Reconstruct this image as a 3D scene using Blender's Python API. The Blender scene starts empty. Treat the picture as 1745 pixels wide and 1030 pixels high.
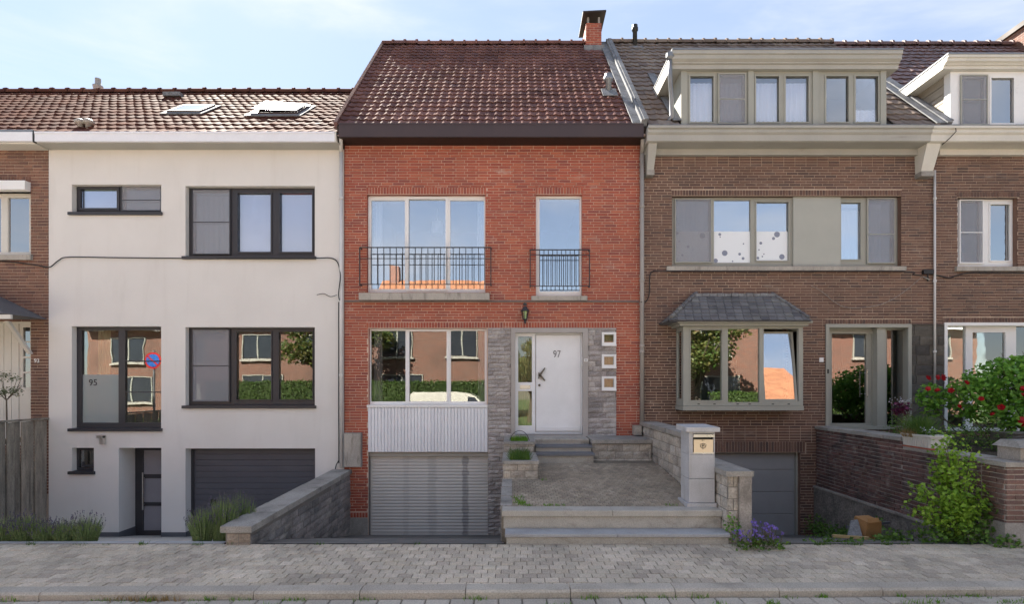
import bpy, math, random
from mathutils import Vector, Matrix, Euler

RND = random.Random(11)
rad = math.radians
scene = bpy.context.scene
COL = scene.collection

# ------------------------------------------------------------------ camera
EYE, DIST, SC = 1.97, 10.8, 84.0          # eye height, camera to facade, drawing units per metre on the facade
cam = bpy.data.cameras.new('camera')
cam_o = bpy.data.objects.new('camera', cam)
COL.objects.link(cam_o)
cam_o.location = (0, -DIST, EYE)
cam_o.rotation_euler = (rad(90), 0, 0)
cam.sensor_fit = 'HORIZONTAL'
cam.sensor_width = 36.0
cam.lens = SC * DIST / 1745 * 36.0
cam.shift_y = 145.0 / 1745
cam.clip_start = 0.05
cam.clip_end = 2000
scene.camera = cam_o

# ------------------------------------------------------------------ sky and sun
SUN = Vector((-math.sin(rad(30))*math.cos(rad(44.6)), math.cos(rad(30))*math.cos(rad(44.6)), math.sin(rad(44.6))))      # towards the sun: behind the houses, to the left
world = bpy.data.worlds.new('World')
scene.world = world
world.use_nodes = True
wn, wl = world.node_tree.nodes, world.node_tree.links
wn.clear()
w_out = wn.new('ShaderNodeOutputWorld')
w_bg = wn.new('ShaderNodeBackground')
w_bg.inputs['Strength'].default_value = 0.05
w_sky = wn.new('ShaderNodeTexSky')
w_sky.sky_type = 'NISHITA'
w_sky.sun_disc = False
w_sky.sun_elevation = math.asin(SUN.z)
w_sky.sun_rotation = math.atan2(SUN.x, SUN.y)
w_sky.air_density = 1.0
w_sky.dust_density = 0.15
w_sky.ozone_density = 1.6
w_tc = wn.new('ShaderNodeTexCoord')
w_mp = wn.new('ShaderNodeMapping')
w_mp.inputs['Scale'].default_value = (1.0, 1.3, 3.2)
w_mp.inputs['Rotation'].default_value = (0.12, 0.25, 0.0)
w_mp.inputs['Location'].default_value = (0.35, 0.1, 0.2)
w_no = wn.new('ShaderNodeTexNoise')
w_no.inputs['Scale'].default_value = 1.7
w_no.inputs['Detail'].default_value = 9
w_no.inputs['Roughness'].default_value = 0.55
w_no.inputs['Distortion'].default_value = 0.5
w_rp = wn.new('ShaderNodeMapRange')
w_rp.interpolation_type = 'SMOOTHSTEP'
w_rp.inputs['From Min'].default_value = 0.44
w_rp.inputs['From Max'].default_value = 0.74
w_rp.inputs['To Min'].default_value = 0.0
w_rp.inputs['To Max'].default_value = 0.92
w_mx = wn.new('ShaderNodeMix')
w_mx.data_type = 'RGBA'
w_mx.inputs['B'].default_value = (3.9, 4.1, 4.5, 1)      # thin white cirrus
wl.new(w_tc.outputs['Generated'], w_mp.inputs['Vector'])
wl.new(w_mp.outputs['Vector'], w_no.inputs['Vector'])
wl.new(w_no.outputs['Fac'], w_rp.inputs['Value'])
wl.new(w_rp.outputs['Result'], w_mx.inputs['Factor'])
w_hz = wn.new('ShaderNodeMix')                          # thin even veil of high haze
w_hz.data_type = 'RGBA'
w_hz.inputs['Factor'].default_value = 0.55
w_hz.inputs['B'].default_value = (2.5, 2.8, 3.4, 1)
wl.new(w_sky.outputs['Color'], w_hz.inputs['A'])
wl.new(w_hz.outputs['Result'], w_mx.inputs['A'])
wl.new(w_mx.outputs['Result'], w_bg.inputs['Color'])
wl.new(w_bg.outputs['Background'], w_out.inputs['Surface'])

sun = bpy.data.lights.new('sun', 'SUN')
sun.energy = 5.0
sun.angle = rad(0.53)
sun.color = (1.0, 0.93, 0.82)
sun_o = bpy.data.objects.new('sun', sun)
COL.objects.link(sun_o)
sun_o.location = SUN * 60
sun_o.rotation_euler = (-SUN).to_track_quat('-Z', 'Y').to_euler()

vs = scene.view_settings
vs.view_transform = 'Standard'
vs.look = 'None'
vs.exposure = 2.38
vs.gamma = 1.0
vs.use_curve_mapping = False
scene.cycles.max_bounces = 8
scene.cycles.diffuse_bounces = 4
scene.cycles.transparent_max_bounces = 24
scene.cycles.sample_clamp_indirect = 6.0

# ------------------------------------------------------------------ drawing -> metres
def ex(px, Y=0.0):
    return (px - 872.5) * (DIST + Y) / (SC * DIST)
def ez(py, Y=0.0):
    return EYE - (py - 660) * (DIST + Y) / (SC * DIST)

# ------------------------------------------------------------------ mesh builder
class MB:
    def __init__(s):
        s.v, s.f = [], []
    def quad(s, a, b, c, d):
        n = len(s.v); s.v += [tuple(a), tuple(b), tuple(c), tuple(d)]; s.f.append((n, n+1, n+2, n+3)); return s
    def tri(s, a, b, c):
        n = len(s.v); s.v += [tuple(a), tuple(b), tuple(c)]; s.f.append((n, n+1, n+2)); return s
    def box(s, x0, x1, y0, y1, z0, z1, skip=''):
        n = len(s.v)
        s.v += [(x0,y0,z0),(x1,y0,z0),(x1,y1,z0),(x0,y1,z0),(x0,y0,z1),(x1,y0,z1),(x1,y1,z1),(x0,y1,z1)]
        F = {'d':(0,3,2,1),'u':(4,5,6,7),'f':(0,1,5,4),'r':(1,2,6,5),'b':(2,3,7,6),'l':(3,0,4,7)}
        for k, q in F.items():
            if k not in skip: s.f.append(tuple(n+i for i in q))
        return s
    def hexa(s, p):                                   # 8 points: bottom ring then top ring
        n = len(s.v); s.v += [tuple(q) for q in p]
        for q in ((0,3,2,1),(4,5,6,7),(0,1,5,4),(1,2,6,5),(2,3,7,6),(3,0,4,7)): s.f.append(tuple(n+i for i in q))
        return s
    def prism(s, poly, fn, a, b):                     # polygon (2-tuples) swept from a to b; fn(u, v, t) -> point
        n = len(s.v); m = len(poly)
        s.v += [tuple(fn(u, v, a)) for u, v in poly] + [tuple(fn(u, v, b)) for u, v in poly]
        s.f.append(tuple(n+i for i in range(m))); s.f.append(tuple(n+m+i for i in reversed(range(m))))
        for i in range(m):
            j = (i+1) % m; s.f.append((n+i, n+m+i, n+m+j, n+j))
        return s
    def tube(s, pts, r, k=6, cap=True):
        pts = [Vector(p) for p in pts]; n = len(s.v)
        rs = r if isinstance(r, (list, tuple)) else [r]*len(pts)
        up = None
        for i, p in enumerate(pts):
            t = (pts[min(i+1, len(pts)-1)] - pts[max(i-1, 0)])
            t = t.normalized() if t.length > 1e-9 else Vector((0,0,1))
            if up is None or abs(up.dot(t)) > .98:
                up = Vector((0,0,1)) if abs(t.z) < .9 else Vector((1,0,0))
            a = t.cross(up).normalized(); b = a.cross(t).normalized(); up = b
            for j in range(k):
                w = 2*math.pi*j/k
                s.v.append(tuple(p + a*math.cos(w)*rs[i] + b*math.sin(w)*rs[i]))
        for i in range(len(pts)-1):
            for j in range(k):
                q = (j+1) % k
                s.f.append((n+i*k+j, n+i*k+q, n+(i+1)*k+q, n+(i+1)*k+j))
        if cap:
            s.f.append(tuple(n+j for j in reversed(range(k))))
            s.f.append(tuple(n+(len(pts)-1)*k+j for j in range(k)))
        return s
    def lathe(s, prof, c, k=12):
        n = len(s.v); m = len(prof)
        for r, z in prof:
            for j in range(k):
                w = 2*math.pi*j/k; s.v.append((c[0]+r*math.cos(w), c[1]+r*math.sin(w), c[2]+z))
        for i in range(m-1):
            for j in range(k):
                q = (j+1) % k; s.f.append((n+i*k+j, n+i*k+q, n+(i+1)*k+q, n+(i+1)*k+j))
        s.f.append(tuple(n+j for j in reversed(range(k)))); s.f.append(tuple(n+(m-1)*k+j for j in range(k)))
        return s
    def mesh(s, name, mat, smooth=False):
        me = bpy.data.meshes.new(name); me.from_pydata(s.v, [], s.f)
        me.materials.append(mat)
        if smooth: me.polygons.foreach_set('use_smooth', [True]*len(me.polygons))
        me.update(); return me
    def build(s, name, mat, parent=None, smooth=False):
        o = bpy.data.objects.new(name, s.mesh(name, mat, smooth)); COL.objects.link(o)
        if parent is not None: adopt(o, parent)
        return o

def root_loc(o):
    l = Vector(o.location)
    while o.parent is not None:
        o = o.parent
        l = Vector((0,0,0)) if o is None else l
    return l
def adopt(o, parent):
    o.parent = parent
    if parent.parent is None and parent.type == 'EMPTY':
        o.matrix_parent_inverse = Matrix.Translation(-Vector(parent.location))
def tag(o, label=None, cat=None, group=None, kind=None):
    if label: o['label'] = label
    if cat: o['category'] = cat
    if group: o['group'] = group
    if kind: o['kind'] = kind
    return o
def thing(name, label, cat, loc=(0,0,0), group=None):
    o = bpy.data.objects.new(name, None); COL.objects.link(o)
    o.location = loc; o.empty_display_size = .2
    return tag(o, label, cat, group)
def struct(o): return tag(o, kind='structure')

# ------------------------------------------------------------------ materials
MATS = {}
def shader(name):
    m = bpy.data.materials.new(name); m.use_nodes = True
    nt = m.node_tree; MATS[name] = m
    return m, nt, nt.nodes['Principled BSDF'], nt.nodes['Material Output']
def N(nt, kind, **kw):
    n = nt.nodes.new(kind)
    for k, v in kw.items():
        if k in n.inputs.keys(): n.inputs[k].default_value = v
        else: setattr(n, k, v)
    return n
def mix(nt, a, b, f, mode='MIX'):
    n = nt.nodes.new('ShaderNodeMix'); n.data_type = 'RGBA'; n.blend_type = mode
    for s_, v in (('A', a), ('B', b), ('Factor', f)):
        if hasattr(v, 'links'): nt.links.new(v, n.inputs[s_])
        elif s_ == 'Factor': n.inputs[s_].default_value = v
        else: n.inputs[s_].default_value = (v[0], v[1], v[2], 1)
    return n.outputs['Result']
def math_(nt, op, a, b=0.0, c=None):
    n = nt.nodes.new('ShaderNodeMath'); n.operation = op
    for i, v in enumerate((a, b, c)):
        if v is None: continue
        if hasattr(v, 'links'): nt.links.new(v, n.inputs[i])
        else: n.inputs[i].default_value = v
    return n.outputs[0]
def pos(nt, scale=(1,1,1)):
    g = nt.nodes.new('ShaderNodeNewGeometry')
    if scale == (1,1,1): return g.outputs['Position']
    m = nt.nodes.new('ShaderNodeVectorMath'); m.operation = 'MULTIPLY'
    m.inputs[1].default_value = scale
    nt.links.new(g.outputs['Position'], m.inputs[0]); return m.outputs[0]
def noise(nt, vec, scale, detail=4, rough=.55, dist=0.0):
    n = N(nt, 'ShaderNodeTexNoise', Scale=scale, Detail=detail, Roughness=rough, Distortion=dist)
    nt.links.new(vec, n.inputs['Vector']); return n.outputs['Fac']
def rng(nt, v, a, b, c=0.0, d=1.0):
    n = N(nt, 'ShaderNodeMapRange'); n.interpolation_type = 'SMOOTHSTEP'
    nt.links.new(v, n.inputs['Value'])
    for k, x in zip(('From Min','From Max','To Min','To Max'), (a,b,c,d)): n.inputs[k].default_value = x
    return n.outputs['Result']
def rnd_piece(nt):
    o = nt.nodes.new('ShaderNodeObjectInfo'); g = nt.nodes.new('ShaderNodeNewGeometry')
    return math_(nt, 'FRACT', math_(nt, 'ADD', o.outputs['Random'], g.outputs['Random Per Island']))
def ramp(nt, f, cols, mode='LINEAR'):
    r = nt.nodes.new('ShaderNodeValToRGB'); nt.links.new(f, r.inputs['Fac'])
    r.color_ramp.interpolation = mode
    e = r.color_ramp.elements
    n = len(cols)
    while len(e) < n: e.new(.5)
    for i, c in enumerate(cols):
        e[i].position = i/(n-1) if mode == 'LINEAR' else i/n
        e[i].color = (c[0], c[1], c[2], 1)
    return r.outputs['Color']
def bump(nt, b, h, strength=.3, distance=.01):
    n = N(nt, 'ShaderNodeBump', Strength=strength, Distance=distance)
    nt.links.new(h, n.inputs['Height']); nt.links.new(n.outputs['Normal'], b.inputs['Normal'])

def surf(name, cols, rough=.7, var=.12, vscale=3.0, fine=.08, fscale=90, pieces=False, stains=(), bmp=.15, bdist=.004,
         spec=.4, metal=0.0, aniso=(1,1,1), rvar=.1):
    """One colour or a list of colours (picked per piece), patchy and fine variation, stains [(colour, scale, lo, hi, amount, stretch)]."""
    m, nt, b, out = shader(name)
    L = nt.links
    if not isinstance(cols, list): cols = [cols]
    if pieces and len(cols) > 1: c = ramp(nt, rnd_piece(nt), cols)
    elif len(cols) > 1: c = ramp(nt, noise(nt, pos(nt), vscale*1.7, 5), cols)
    else:
        rgb = nt.nodes.new('ShaderNodeRGB'); rgb.outputs[0].default_value = (*cols[0], 1); c = rgb.outputs[0]
    p = pos(nt, aniso)
    v = noise(nt, p, vscale, 5, .6)
    k = rng(nt, v, .25, .75, 1-var, 1+var)
    f = noise(nt, p, fscale, 3, .6)
    k = math_(nt, 'MULTIPLY', k, rng(nt, f, .2, .8, 1-fine, 1+fine))
    cc = nt.nodes.new('ShaderNodeCombineColor')
    for i in range(3): L.new(k, cc.inputs[i])
    c = mix(nt, c, cc.outputs[0], 1.0, 'MULTIPLY')
    for col, sc_, lo, hi, amt, st in stains:
        s_ = noise(nt, pos(nt, st), sc_, 6, .65, .3)
        c = mix(nt, c, col, rng(nt, s_, lo, hi, 0, amt))
    L.new(c, b.inputs['Base Color'])
    L.new(rng(nt, v, .2, .8, max(.02, rough-rvar), min(1, rough+rvar)), b.inputs['Roughness'])
    b.inputs['Metallic'].default_value = metal
    b.inputs['Specular IOR Level'].default_value = spec
    if bmp: bump(nt, b, f, bmp, bdist)
    return m

def glass_mat(name, refl=.35, tint=(.9,.95,.93), rough=.0):
    m, nt, b, out = shader(name); nt.nodes.remove(b)
    fr = N(nt, 'ShaderNodeFresnel', IOR=1.5)
    g = N(nt, 'ShaderNodeBsdfGlossy', Roughness=rough); g.inputs['Color'].default_value = (1,1,1,1)
    t = N(nt, 'ShaderNodeBsdfTransparent'); t.inputs['Color'].default_value = (*tint, 1)
    mx = nt.nodes.new('ShaderNodeMixShader')
    f = math_(nt, 'MINIMUM', math_(nt, 'ADD', fr.outputs[0], refl), 1.0)
    nt.links.new(f, mx.inputs[0]); nt.links.new(t.outputs[0], mx.inputs[1]); nt.links.new(g.outputs[0], mx.inputs[2])
    nt.links.new(mx.outputs[0], out.inputs['Surface'])
    # faint waviness of the float glass
    n_ = noise(nt, pos(nt), 1.3, 2); bp = N(nt, 'ShaderNodeBump', Strength=.05, Distance=.02)
    nt.links.new(n_, bp.inputs['Height']); nt.links.new(bp.outputs['Normal'], g.inputs['Normal'])
    return m
def veil_mat(name, col, opacity, rough=.9, transl=.0):
    m, nt, b, out = shader(name); nt.nodes.remove(b)
    d = N(nt, 'ShaderNodeBsdfDiffuse'); d.inputs['Color'].default_value = (*col, 1)
    t = N(nt, 'ShaderNodeBsdfTransparent'); mx = nt.nodes.new('ShaderNodeMixShader'); mx.inputs[0].default_value = opacity
    nt.links.new(t.outputs[0], mx.inputs[1]); nt.links.new(d.outputs[0], mx.inputs[2])
    nt.links.new(mx.outputs[0], out.inputs['Surface']); return m
def leaf_mat(name, cols, rough=.5, trans=.35):
    m, nt, b, out = shader(name)
    c = ramp(nt, rnd_piece(nt), cols)
    nt.links.new(c, b.inputs['Base Color']); b.inputs['Roughness'].default_value = rough
    b.inputs['Specular IOR Level'].default_value = .35
    t = N(nt, 'ShaderNodeBsdfTranslucent'); nt.links.new(c, t.inputs['Color'])
    mx = nt.nodes.new('ShaderNodeMixShader'); mx.inputs[0].default_value = trans
    nt.links.new(b.outputs[0], mx.inputs[1]); nt.links.new(t.outputs[0], mx.inputs[2])
    nt.links.new(mx.outputs[0], out.inputs['Surface']); return m

U = (1,1,1); VST = (2.5,2.5,.35)
m_brick97 = surf('red_brick', [(0.335,0.079,0.049),(0.390,0.104,0.060),(0.301,0.069,0.046),(0.425,0.127,0.072),(0.246,0.067,0.054),(0.367,0.095,0.056)], .75, .16, .9, .15, 70, True,
                 stains=[((.50,.40,.35), 2.2, .57, .78, .5, (1,1,2.6)), ((.10,.045,.035), 1.1, .55, .8, .35, U)])
m_mortar97 = surf('mortar_light', (0.590,0.450,0.364), .95, .2, 1.2, .15, 60)
m_brick99 = surf('brown_brick', [(0.134,0.076,0.057),(0.172,0.097,0.072),(0.109,0.063,0.052),(0.193,0.112,0.082),(0.092,0.060,0.053),(0.150,0.080,0.059)], .8, .18, .8, .15, 70, True,
                 stains=[((.42,.35,.30), 2.0, .56, .78, .5, (1,1,2.6)), ((.05,.035,.03), .9, .56, .8, .3, U)])
m_mortar99 = surf('mortar_sand', (0.492,0.383,0.298), .95, .2, 1.2, .15, 60)
m_brick93 = surf('mottled_brick', [(0.154,0.077,0.057),(0.209,0.105,0.072),(0.121,0.064,0.053),(0.231,0.121,0.083)], .8, .18, 1, .15, 70, True)
m_brick_old = surf('weathered_brick', [(0.115,0.068,0.062),(0.155,0.081,0.070),(0.095,0.062,0.061),(0.176,0.105,0.089)], .9, .3, 1.6, .3, 60, True,
                   stains=[((.40,.37,.34), 7, .52, .72, .6, U), ((.03,.03,.03), 1.8, .47, .70, .75, U), ((.07,.075,.04), 2.6, .55, .8, .5, U)], bmp=.5, bdist=.01)
m_mortar_old = surf('weathered_mortar', (.46,.43,.40), .95, .3, 2.5, .25, 50, stains=[((.07,.065,.055), 2.2, .5, .75, .7, U)], bmp=.4)
m_render = surf('white_render', (.705,.685,.66), .9, .035, .8, .05, 160, stains=[((.50,.47,.43), 1.0, .50, .85, .36, (2.6,2.6,.30)), ((.55,.50,.44), .45, .50, .8, .18, U)], bmp=.5, bdist=.003)
m_plinth = surf('dark_plinth', (.10,.105,.12), .8, .12, 3)
m_anthra = surf('anthracite_frame', (0.040,0.040,0.046), .42, .06, 3, .03, 80, bmp=0)
m_garage95 = surf('anthracite_panel', (0.083,0.085,0.101), .45, .08, 2, .05, 200, bmp=.1, bdist=.001)
m_white = surf('white_pvc', (.80,.80,.80), .35, .03, 2, .02, 60, bmp=0)
m_whitepaint = surf('white_paint', (.78,.79,.81), .45, .05, 2, .03, 80, bmp=.1, bdist=.002, stains=[((.5,.48,.45), 2.0, .66, .86, .3, VST)])
m_boards = surf('white_boards', [(.80,.81,.84),(.74,.75,.79),(.82,.83,.86)], .5, .05, 2, .04, 60, True, stains=[((.5,.5,.52), 3.0, .6, .85, .35, VST)])
m_gutter97 = surf('brown_fascia', (.060,.040,.040), .40, .08, 2, .04, 60, bmp=0)
m_soffit97 = surf('brown_soffit', (.030,.018,.015), .6, .15, 2, .08, 40, bmp=0)
m_fascia95 = surf('white_fascia', (.78,.79,.84), .40, .04, 2, .03, 60, bmp=0)
m_taupe = surf('taupe_paint', (.335,.335,.295), .5, .06, 2, .05, 60, bmp=.05, stains=[((.20,.18,.15), 2.2, .62, .85, .3, VST)])
m_taupe_light = surf('taupe_panel', (.40,.405,.365), .55, .05, 2, .08, 220, bmp=.2, bdist=.001)
m_cream = surf('cream_paint', (.62,.60,.55), .55, .07, 2, .05, 60, stains=[((.33,.29,.24), 1.8, .6, .85, .3, VST)])
m_cornice99 = surf('grey_cornice', (.385,.378,.350), .6, .08, 1.5, .06, 60, stains=[((.20,.18,.16), 3.0, .58, .8, .5, (.5,1,2.5))])
m_stone = surf('grey_stone', [(0.341,0.307,0.291),(0.439,0.404,0.388),(0.276,0.251,0.242),(0.487,0.454,0.428)], .9, .2, 4, .25, 45, True,
               stains=[((.10,.09,.085), 3.0, .55, .78, .45, U)], bmp=.6, bdist=.012)
m_stone_joint = surf('stone_joint', (.20,.185,.17), .95, .2, 3)
m_block = surf('limestone_block', [(0.414,0.368,0.310),(0.483,0.437,0.380),(0.345,0.310,0.270),(0.517,0.477,0.425)], .95, .22, 3, .25, 40, True,
               stains=[((.09,.08,.065), 2.4, .50, .72, .65, U), ((.12,.125,.07), 4.0, .6, .8, .35, U)], bmp=.6, bdist=.012)
m_block_dark = surf('dirty_block', [(0.237,0.220,0.212),(0.307,0.282,0.266),(0.180,0.172,0.172),(0.350,0.325,0.292)], .95, .25, 2, .25, 40, True,
               stains=[((.05,.05,.055), 1.6, .48, .72, .7, U)], bmp=.6, bdist=.012)
m_coping = surf('concrete_coping', (0.312,0.294,0.269), .9, .22, 2.5, .22, 60, stains=[((.085,.08,.07), 3.0, .5, .75, .6, U), ((.14,.14,.08), 6, .62, .8, .3, U)], bmp=.4, bdist=.006)
m_bluestone = surf('blue_stone', (.36,.36,.37), .8, .12, 3, .14, 90, stains=[((.15,.14,.12), 2.6, .52, .8, .5, U)], bmp=.2)
m_nosing = surf('step_nosing', (0.156,0.162,0.180), .6, .12, 4, .1, 60)
m_step = surf('step_stone', (0.425,0.398,0.353), .88, .15, 2.2, .2, 80, stains=[((.12,.10,.075), 2.2, .48, .75, .6, (1,1,2)), ((.12,.13,.06), 7, .66, .8, .4, U)], bmp=.3)
m_sill = surf('stone_sill', (.40,.37,.33), .88, .14, 2.6, .18, 70, stains=[((.12,.11,.09), 4.5, .50, .74, .65, (3,1,.6))], bmp=.3)
m_surround = surf('door_surround', (.40,.37,.35), .85, .08, 2.5, .12, 110, bmp=.25)
m_pillar = surf('pillar_limestone', (.46,.46,.475), .85, .12, 3.0, .14, 90, stains=[((.30,.275,.25), 3.0, .5, .75, .5, VST)], bmp=.25)
m_tile97 = surf('red_roof_tile', [(0.161,0.084,0.075),(0.195,0.101,0.088),(0.134,0.075,0.072),(0.218,0.119,0.100),(0.151,0.089,0.090)], .78, .26, 1.3, .22, 60, True,
                stains=[((.10,.09,.085), 1.5, .55, .8, .4, U), ((.26,.22,.19), 9, .66, .82, .5, U), ((.13,.125,.07), 2.4, .60, .8, .45, U), ((.06,.045,.045), .7, .5, .8, .5, U)], bmp=.4, bdist=.006, spec=.008)
m_tile95 = surf('glazed_red_tile', [(0.105,0.045,0.036),(0.130,0.058,0.042),(0.086,0.039,0.035),(0.142,0.070,0.051)], .80, .2, 1.3, .2, 60, True, bmp=.3, spec=.008,
                stains=[((.10,.085,.075), 1.2, .55, .8, .4, U)])
m_tile99 = surf('grey_roof_tile', [(0.191,0.154,0.136),(0.234,0.191,0.167),(0.161,0.129,0.117),(0.258,0.216,0.184),(0.184,0.142,0.123)], .6, .2, 1.3, .2, 60, True,
                stains=[((.10,.095,.08), 2, .55, .8, .4, U), ((.28,.27,.24), 9, .66, .84, .5, U), ((.13,.125,.07), 2.4, .60, .8, .45, U)], bmp=.4, bdist=.006, spec=.01)
m_tile101 = surf('purple_roof_tile', [(0.134,0.083,0.083),(0.166,0.102,0.098),(0.115,0.077,0.079),(0.192,0.115,0.102)], .5, .2, 1.3, .2, 60, True, bmp=.4,
                stains=[((.10,.09,.085), 1.5, .55, .8, .4, U)])
m_underlay = surf('roof_underlay', (.035,.028,.025), .9)
m_slate = surf('slate', [(0.125,0.125,0.135),(0.175,0.175,0.181),(0.100,0.100,0.110),(0.213,0.213,0.206)], .7, .2, 3, .2, 60, True,
               stains=[((.34,.33,.29), 12, .60, .76, .6, U), ((.09,.09,.05), 5, .6, .8, .3, U)], bmp=.4)
m_zinc = surf('zinc', (0.240,0.252,0.270), .45, .15, 3, .08, 60, metal=.55, spec=.5)
m_lead = surf('lead_flashing', (.19,.195,.205), .75, .3, 5, .25, 40, stains=[((.27,.27,.28), 6, .5, .72, .6, U)], bmp=.5, spec=.05)
m_pipe_white = surf('white_pipe', (.62,.61,.60), .5, .08, 2, .06, 50, stains=[((.30,.28,.26), 2.5, .55, .8, .4, VST)])
m_pipe_grey = surf('grey_pipe', (.34,.315,.29), .5, .1, 2, .06, 50)
m_black = surf('black_metal', (.018,.018,.020), .5, .1, 4, .05, 60, bmp=0)
m_rail = surf('railing_iron', (.035,.037,.042), .55, .15, 5, .1, 60, stains=[((.10,.07,.05), 9, .62, .8, .4, U)])
m_cable = surf('black_cable', (.022,.022,.024), .6, bmp=0)
m_wire = surf('grey_wire', (.32,.30,.28), .6, bmp=0)
m_conduit = surf('grey_conduit', (.17,.145,.14), .6, bmp=0)
m_steel = surf('brushed_steel', (.62,.60,.57), .32, .06, 5, .05, 60, metal=.9, bmp=0)
m_chrome = surf('handle_bronze', (.13,.12,.11), .35, .1, 5, metal=.8, bmp=0)
m_brass = surf('mailbox_plate', (.76,.62,.44), .35, .05, 3, .03, 60, metal=.25, bmp=0)
m_dark = surf('dark_mark', (.035,.032,.03), .8, bmp=0)
m_grey_mark = surf('grey_number', (.22,.22,.23), .4, metal=.4, bmp=0)
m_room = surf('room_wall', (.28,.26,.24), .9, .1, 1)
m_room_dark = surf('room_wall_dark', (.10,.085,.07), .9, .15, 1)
m_fence = surf('weathered_plank', [(0.234,0.203,0.164),(0.296,0.258,0.211),(0.187,0.168,0.140),(0.265,0.242,0.203)], .9, .3, 2.5, .3, 30, True, aniso=(6,6,.7),
               stains=[((.06,.055,.045), 2.2, .5, .75, .6, (4,4,.7)), ((.10,.12,.06), 2.0, .58, .8, .35, U)], bmp=.5, bdist=.006)
m_paver = surf('pavement_paver', [(0.474,0.400,0.314),(0.549,0.476,0.377),(0.409,0.345,0.279),(0.603,0.517,0.418),(0.511,0.427,0.326)], .92, .18, 1.1, .28, 70, True,
               stains=[((.14,.125,.105), 1.4, .50, .78, .5, U), ((.45,.42,.39), 22, .64, .8, .5, U), ((.07,.065,.06), 5.5, .66, .76, .6, U), ((.20,.18,.14), .5, .5, .75, .35, U)], bmp=.5, bdist=.006)
m_joint = surf('paving_joint', (.11,.10,.08), .98, .25, 4, .3, 60)
m_paver2 = surf('terrace_paver', [(0.293,0.245,0.186),(0.356,0.301,0.227),(0.248,0.207,0.163),(0.383,0.327,0.254)], .95, .2, 1.0, .28, 60, True,
                stains=[((.11,.095,.075), 1.2, .48, .75, .55, U), ((.30,.28,.16), 3, .62, .85, .35, U)], bmp=.5, bdist=.006)
m_kerb = surf('kerb_concrete', [(0.406,0.356,0.300),(0.458,0.409,0.345),(0.379,0.337,0.286)], .92, .16, 1.5, .25, 70, True,
              stains=[((.13,.11,.09), 2, .52, .8, .5, U)], bmp=.4)
m_road = surf('road_concrete', [(0.380,0.341,0.297),(0.329,0.304,0.265)], .95, .2, .8, .2, 50)
m_ramp_bounce = surf('forecourt_bounce_concrete', (.42,.40,.37), .95, .2, 2, .2, 50)  # out of view; made pale to bounce light onto the lower white wall
m_ramp = surf('driveway_dark', (.15,.143,.135), .95, .25, 2, .3, 50, stains=[((.16,.15,.13), 3, .55, .8, .4, U)], bmp=.5)
m_soil = surf('soil', (.055,.043,.03), 1.0, .3, 5, .3, 50, bmp=.6, bdist=.02)
m_ground = surf('ground_earth', (.16,.15,.11), 1.0, .2, .5)
m_concrete = surf('old_concrete', (.33,.30,.27), .95, .2, 2.5, .25, 60, stains=[((.10,.09,.075), 2.4, .5, .75, .6, U)], bmp=.5, bdist=.008)
m_glass = glass_mat('window_glass', .13)
m_glass_bay = glass_mat('clear_glass', .20)
m_glass_up = glass_mat('upper_glass', .36, (.86,.90,.95))
m_glass_low = glass_mat('blind_glass', .12, (.92,.95,1.0))
m_glass_door = glass_mat('dark_door_glass', .26, (.5,.5,.5))
m_glass_sky = glass_mat('skylight_glass', .6, (.4,.4,.4), .07)
m_screen = veil_mat('insect_screen', (.36,.37,.41), .45)
m_frost = veil_mat('frosted_film', (.85,.89,.93), .95)
m_frost_soft = veil_mat('frosted_film_soft', (.45,.50,.50), .5)
m_dot = veil_mat('film_dot', (.28,.31,.40), .9)
m_blind = surf('pleated_blind', (.74,.78,.90), .9, .04, 2, .03, 40)
m_curtain = surf('white_curtain', (.86,.88,.93), .9, .04, 2, .03, 40, bmp=0)
m_curtain_tan = surf('tan_curtain', (.42,.33,.19), .9, .08, 2, .05, 40, bmp=0)
m_curtain_mauve = surf('mauve_curtain', (.30,.26,.30), .9, .08, 2, .05, 40, bmp=0)
m_blind_grey = surf('frosted_door_pane', (.25,.25,.28), .35, .06, 2, .04, 60, bmp=0)
m_blind_warm = surf('frosted_backing', (.34,.32,.29), .8, .1, 3, .05, 60)
m_garage99 = surf('grey_garage', (.30,.30,.305), .5, .06, 2, .06, 250, bmp=.15, bdist=.001)
m_stone_dark = surf('dark_facing_stone', [(.085,.078,.068),(.115,.105,.09),(.07,.065,.06),(.14,.125,.10)], .9, .25, 4, .25, 45, True, bmp=.5, bdist=.01)
m_brick_far, _nt, _b, _o = shader('orange_brick')
_bt = N(_nt, 'ShaderNodeTexBrick', Scale=4.4); _bt.inputs['Color1'].default_value = (.19,.062,.036,1); _bt.inputs['Color2'].default_value = (.13,.05,.035,1)
_bt.inputs['Mortar'].default_value = (.26,.22,.18,1); _bt.inputs['Mortar Size'].default_value = .03; _bt.inputs['Row Height'].default_value = .27; _bt.inputs['Brick Width'].default_value = 1.0
_cx = N(_nt, 'ShaderNodeCombineXYZ'); _sx = N(_nt, 'ShaderNodeSeparateXYZ'); _nt.links.new(pos(_nt), _sx.inputs[0])
_nt.links.new(math_(_nt, 'ADD', _sx.outputs[0], _sx.outputs[1]), _cx.inputs[0]); _nt.links.new(_sx.outputs[2], _cx.inputs[1])
_nt.links.new(_cx.outputs[0], _bt.inputs['Vector']); _nt.links.new(mix(_nt, _bt.outputs['Color'], (.08,.05,.04), rng(_nt, noise(_nt, pos(_nt), .7, 6), .45, .8, 0, .7)), _b.inputs['Base Color']); _b.inputs['Roughness'].default_value = .85
m_glass_small = glass_mat('small_pane_glass', .06)
m_lawn = surf('lawn', [(.06,.10,.03),(.09,.13,.04)], 1.0, .3, 2, .3, 30)
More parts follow.
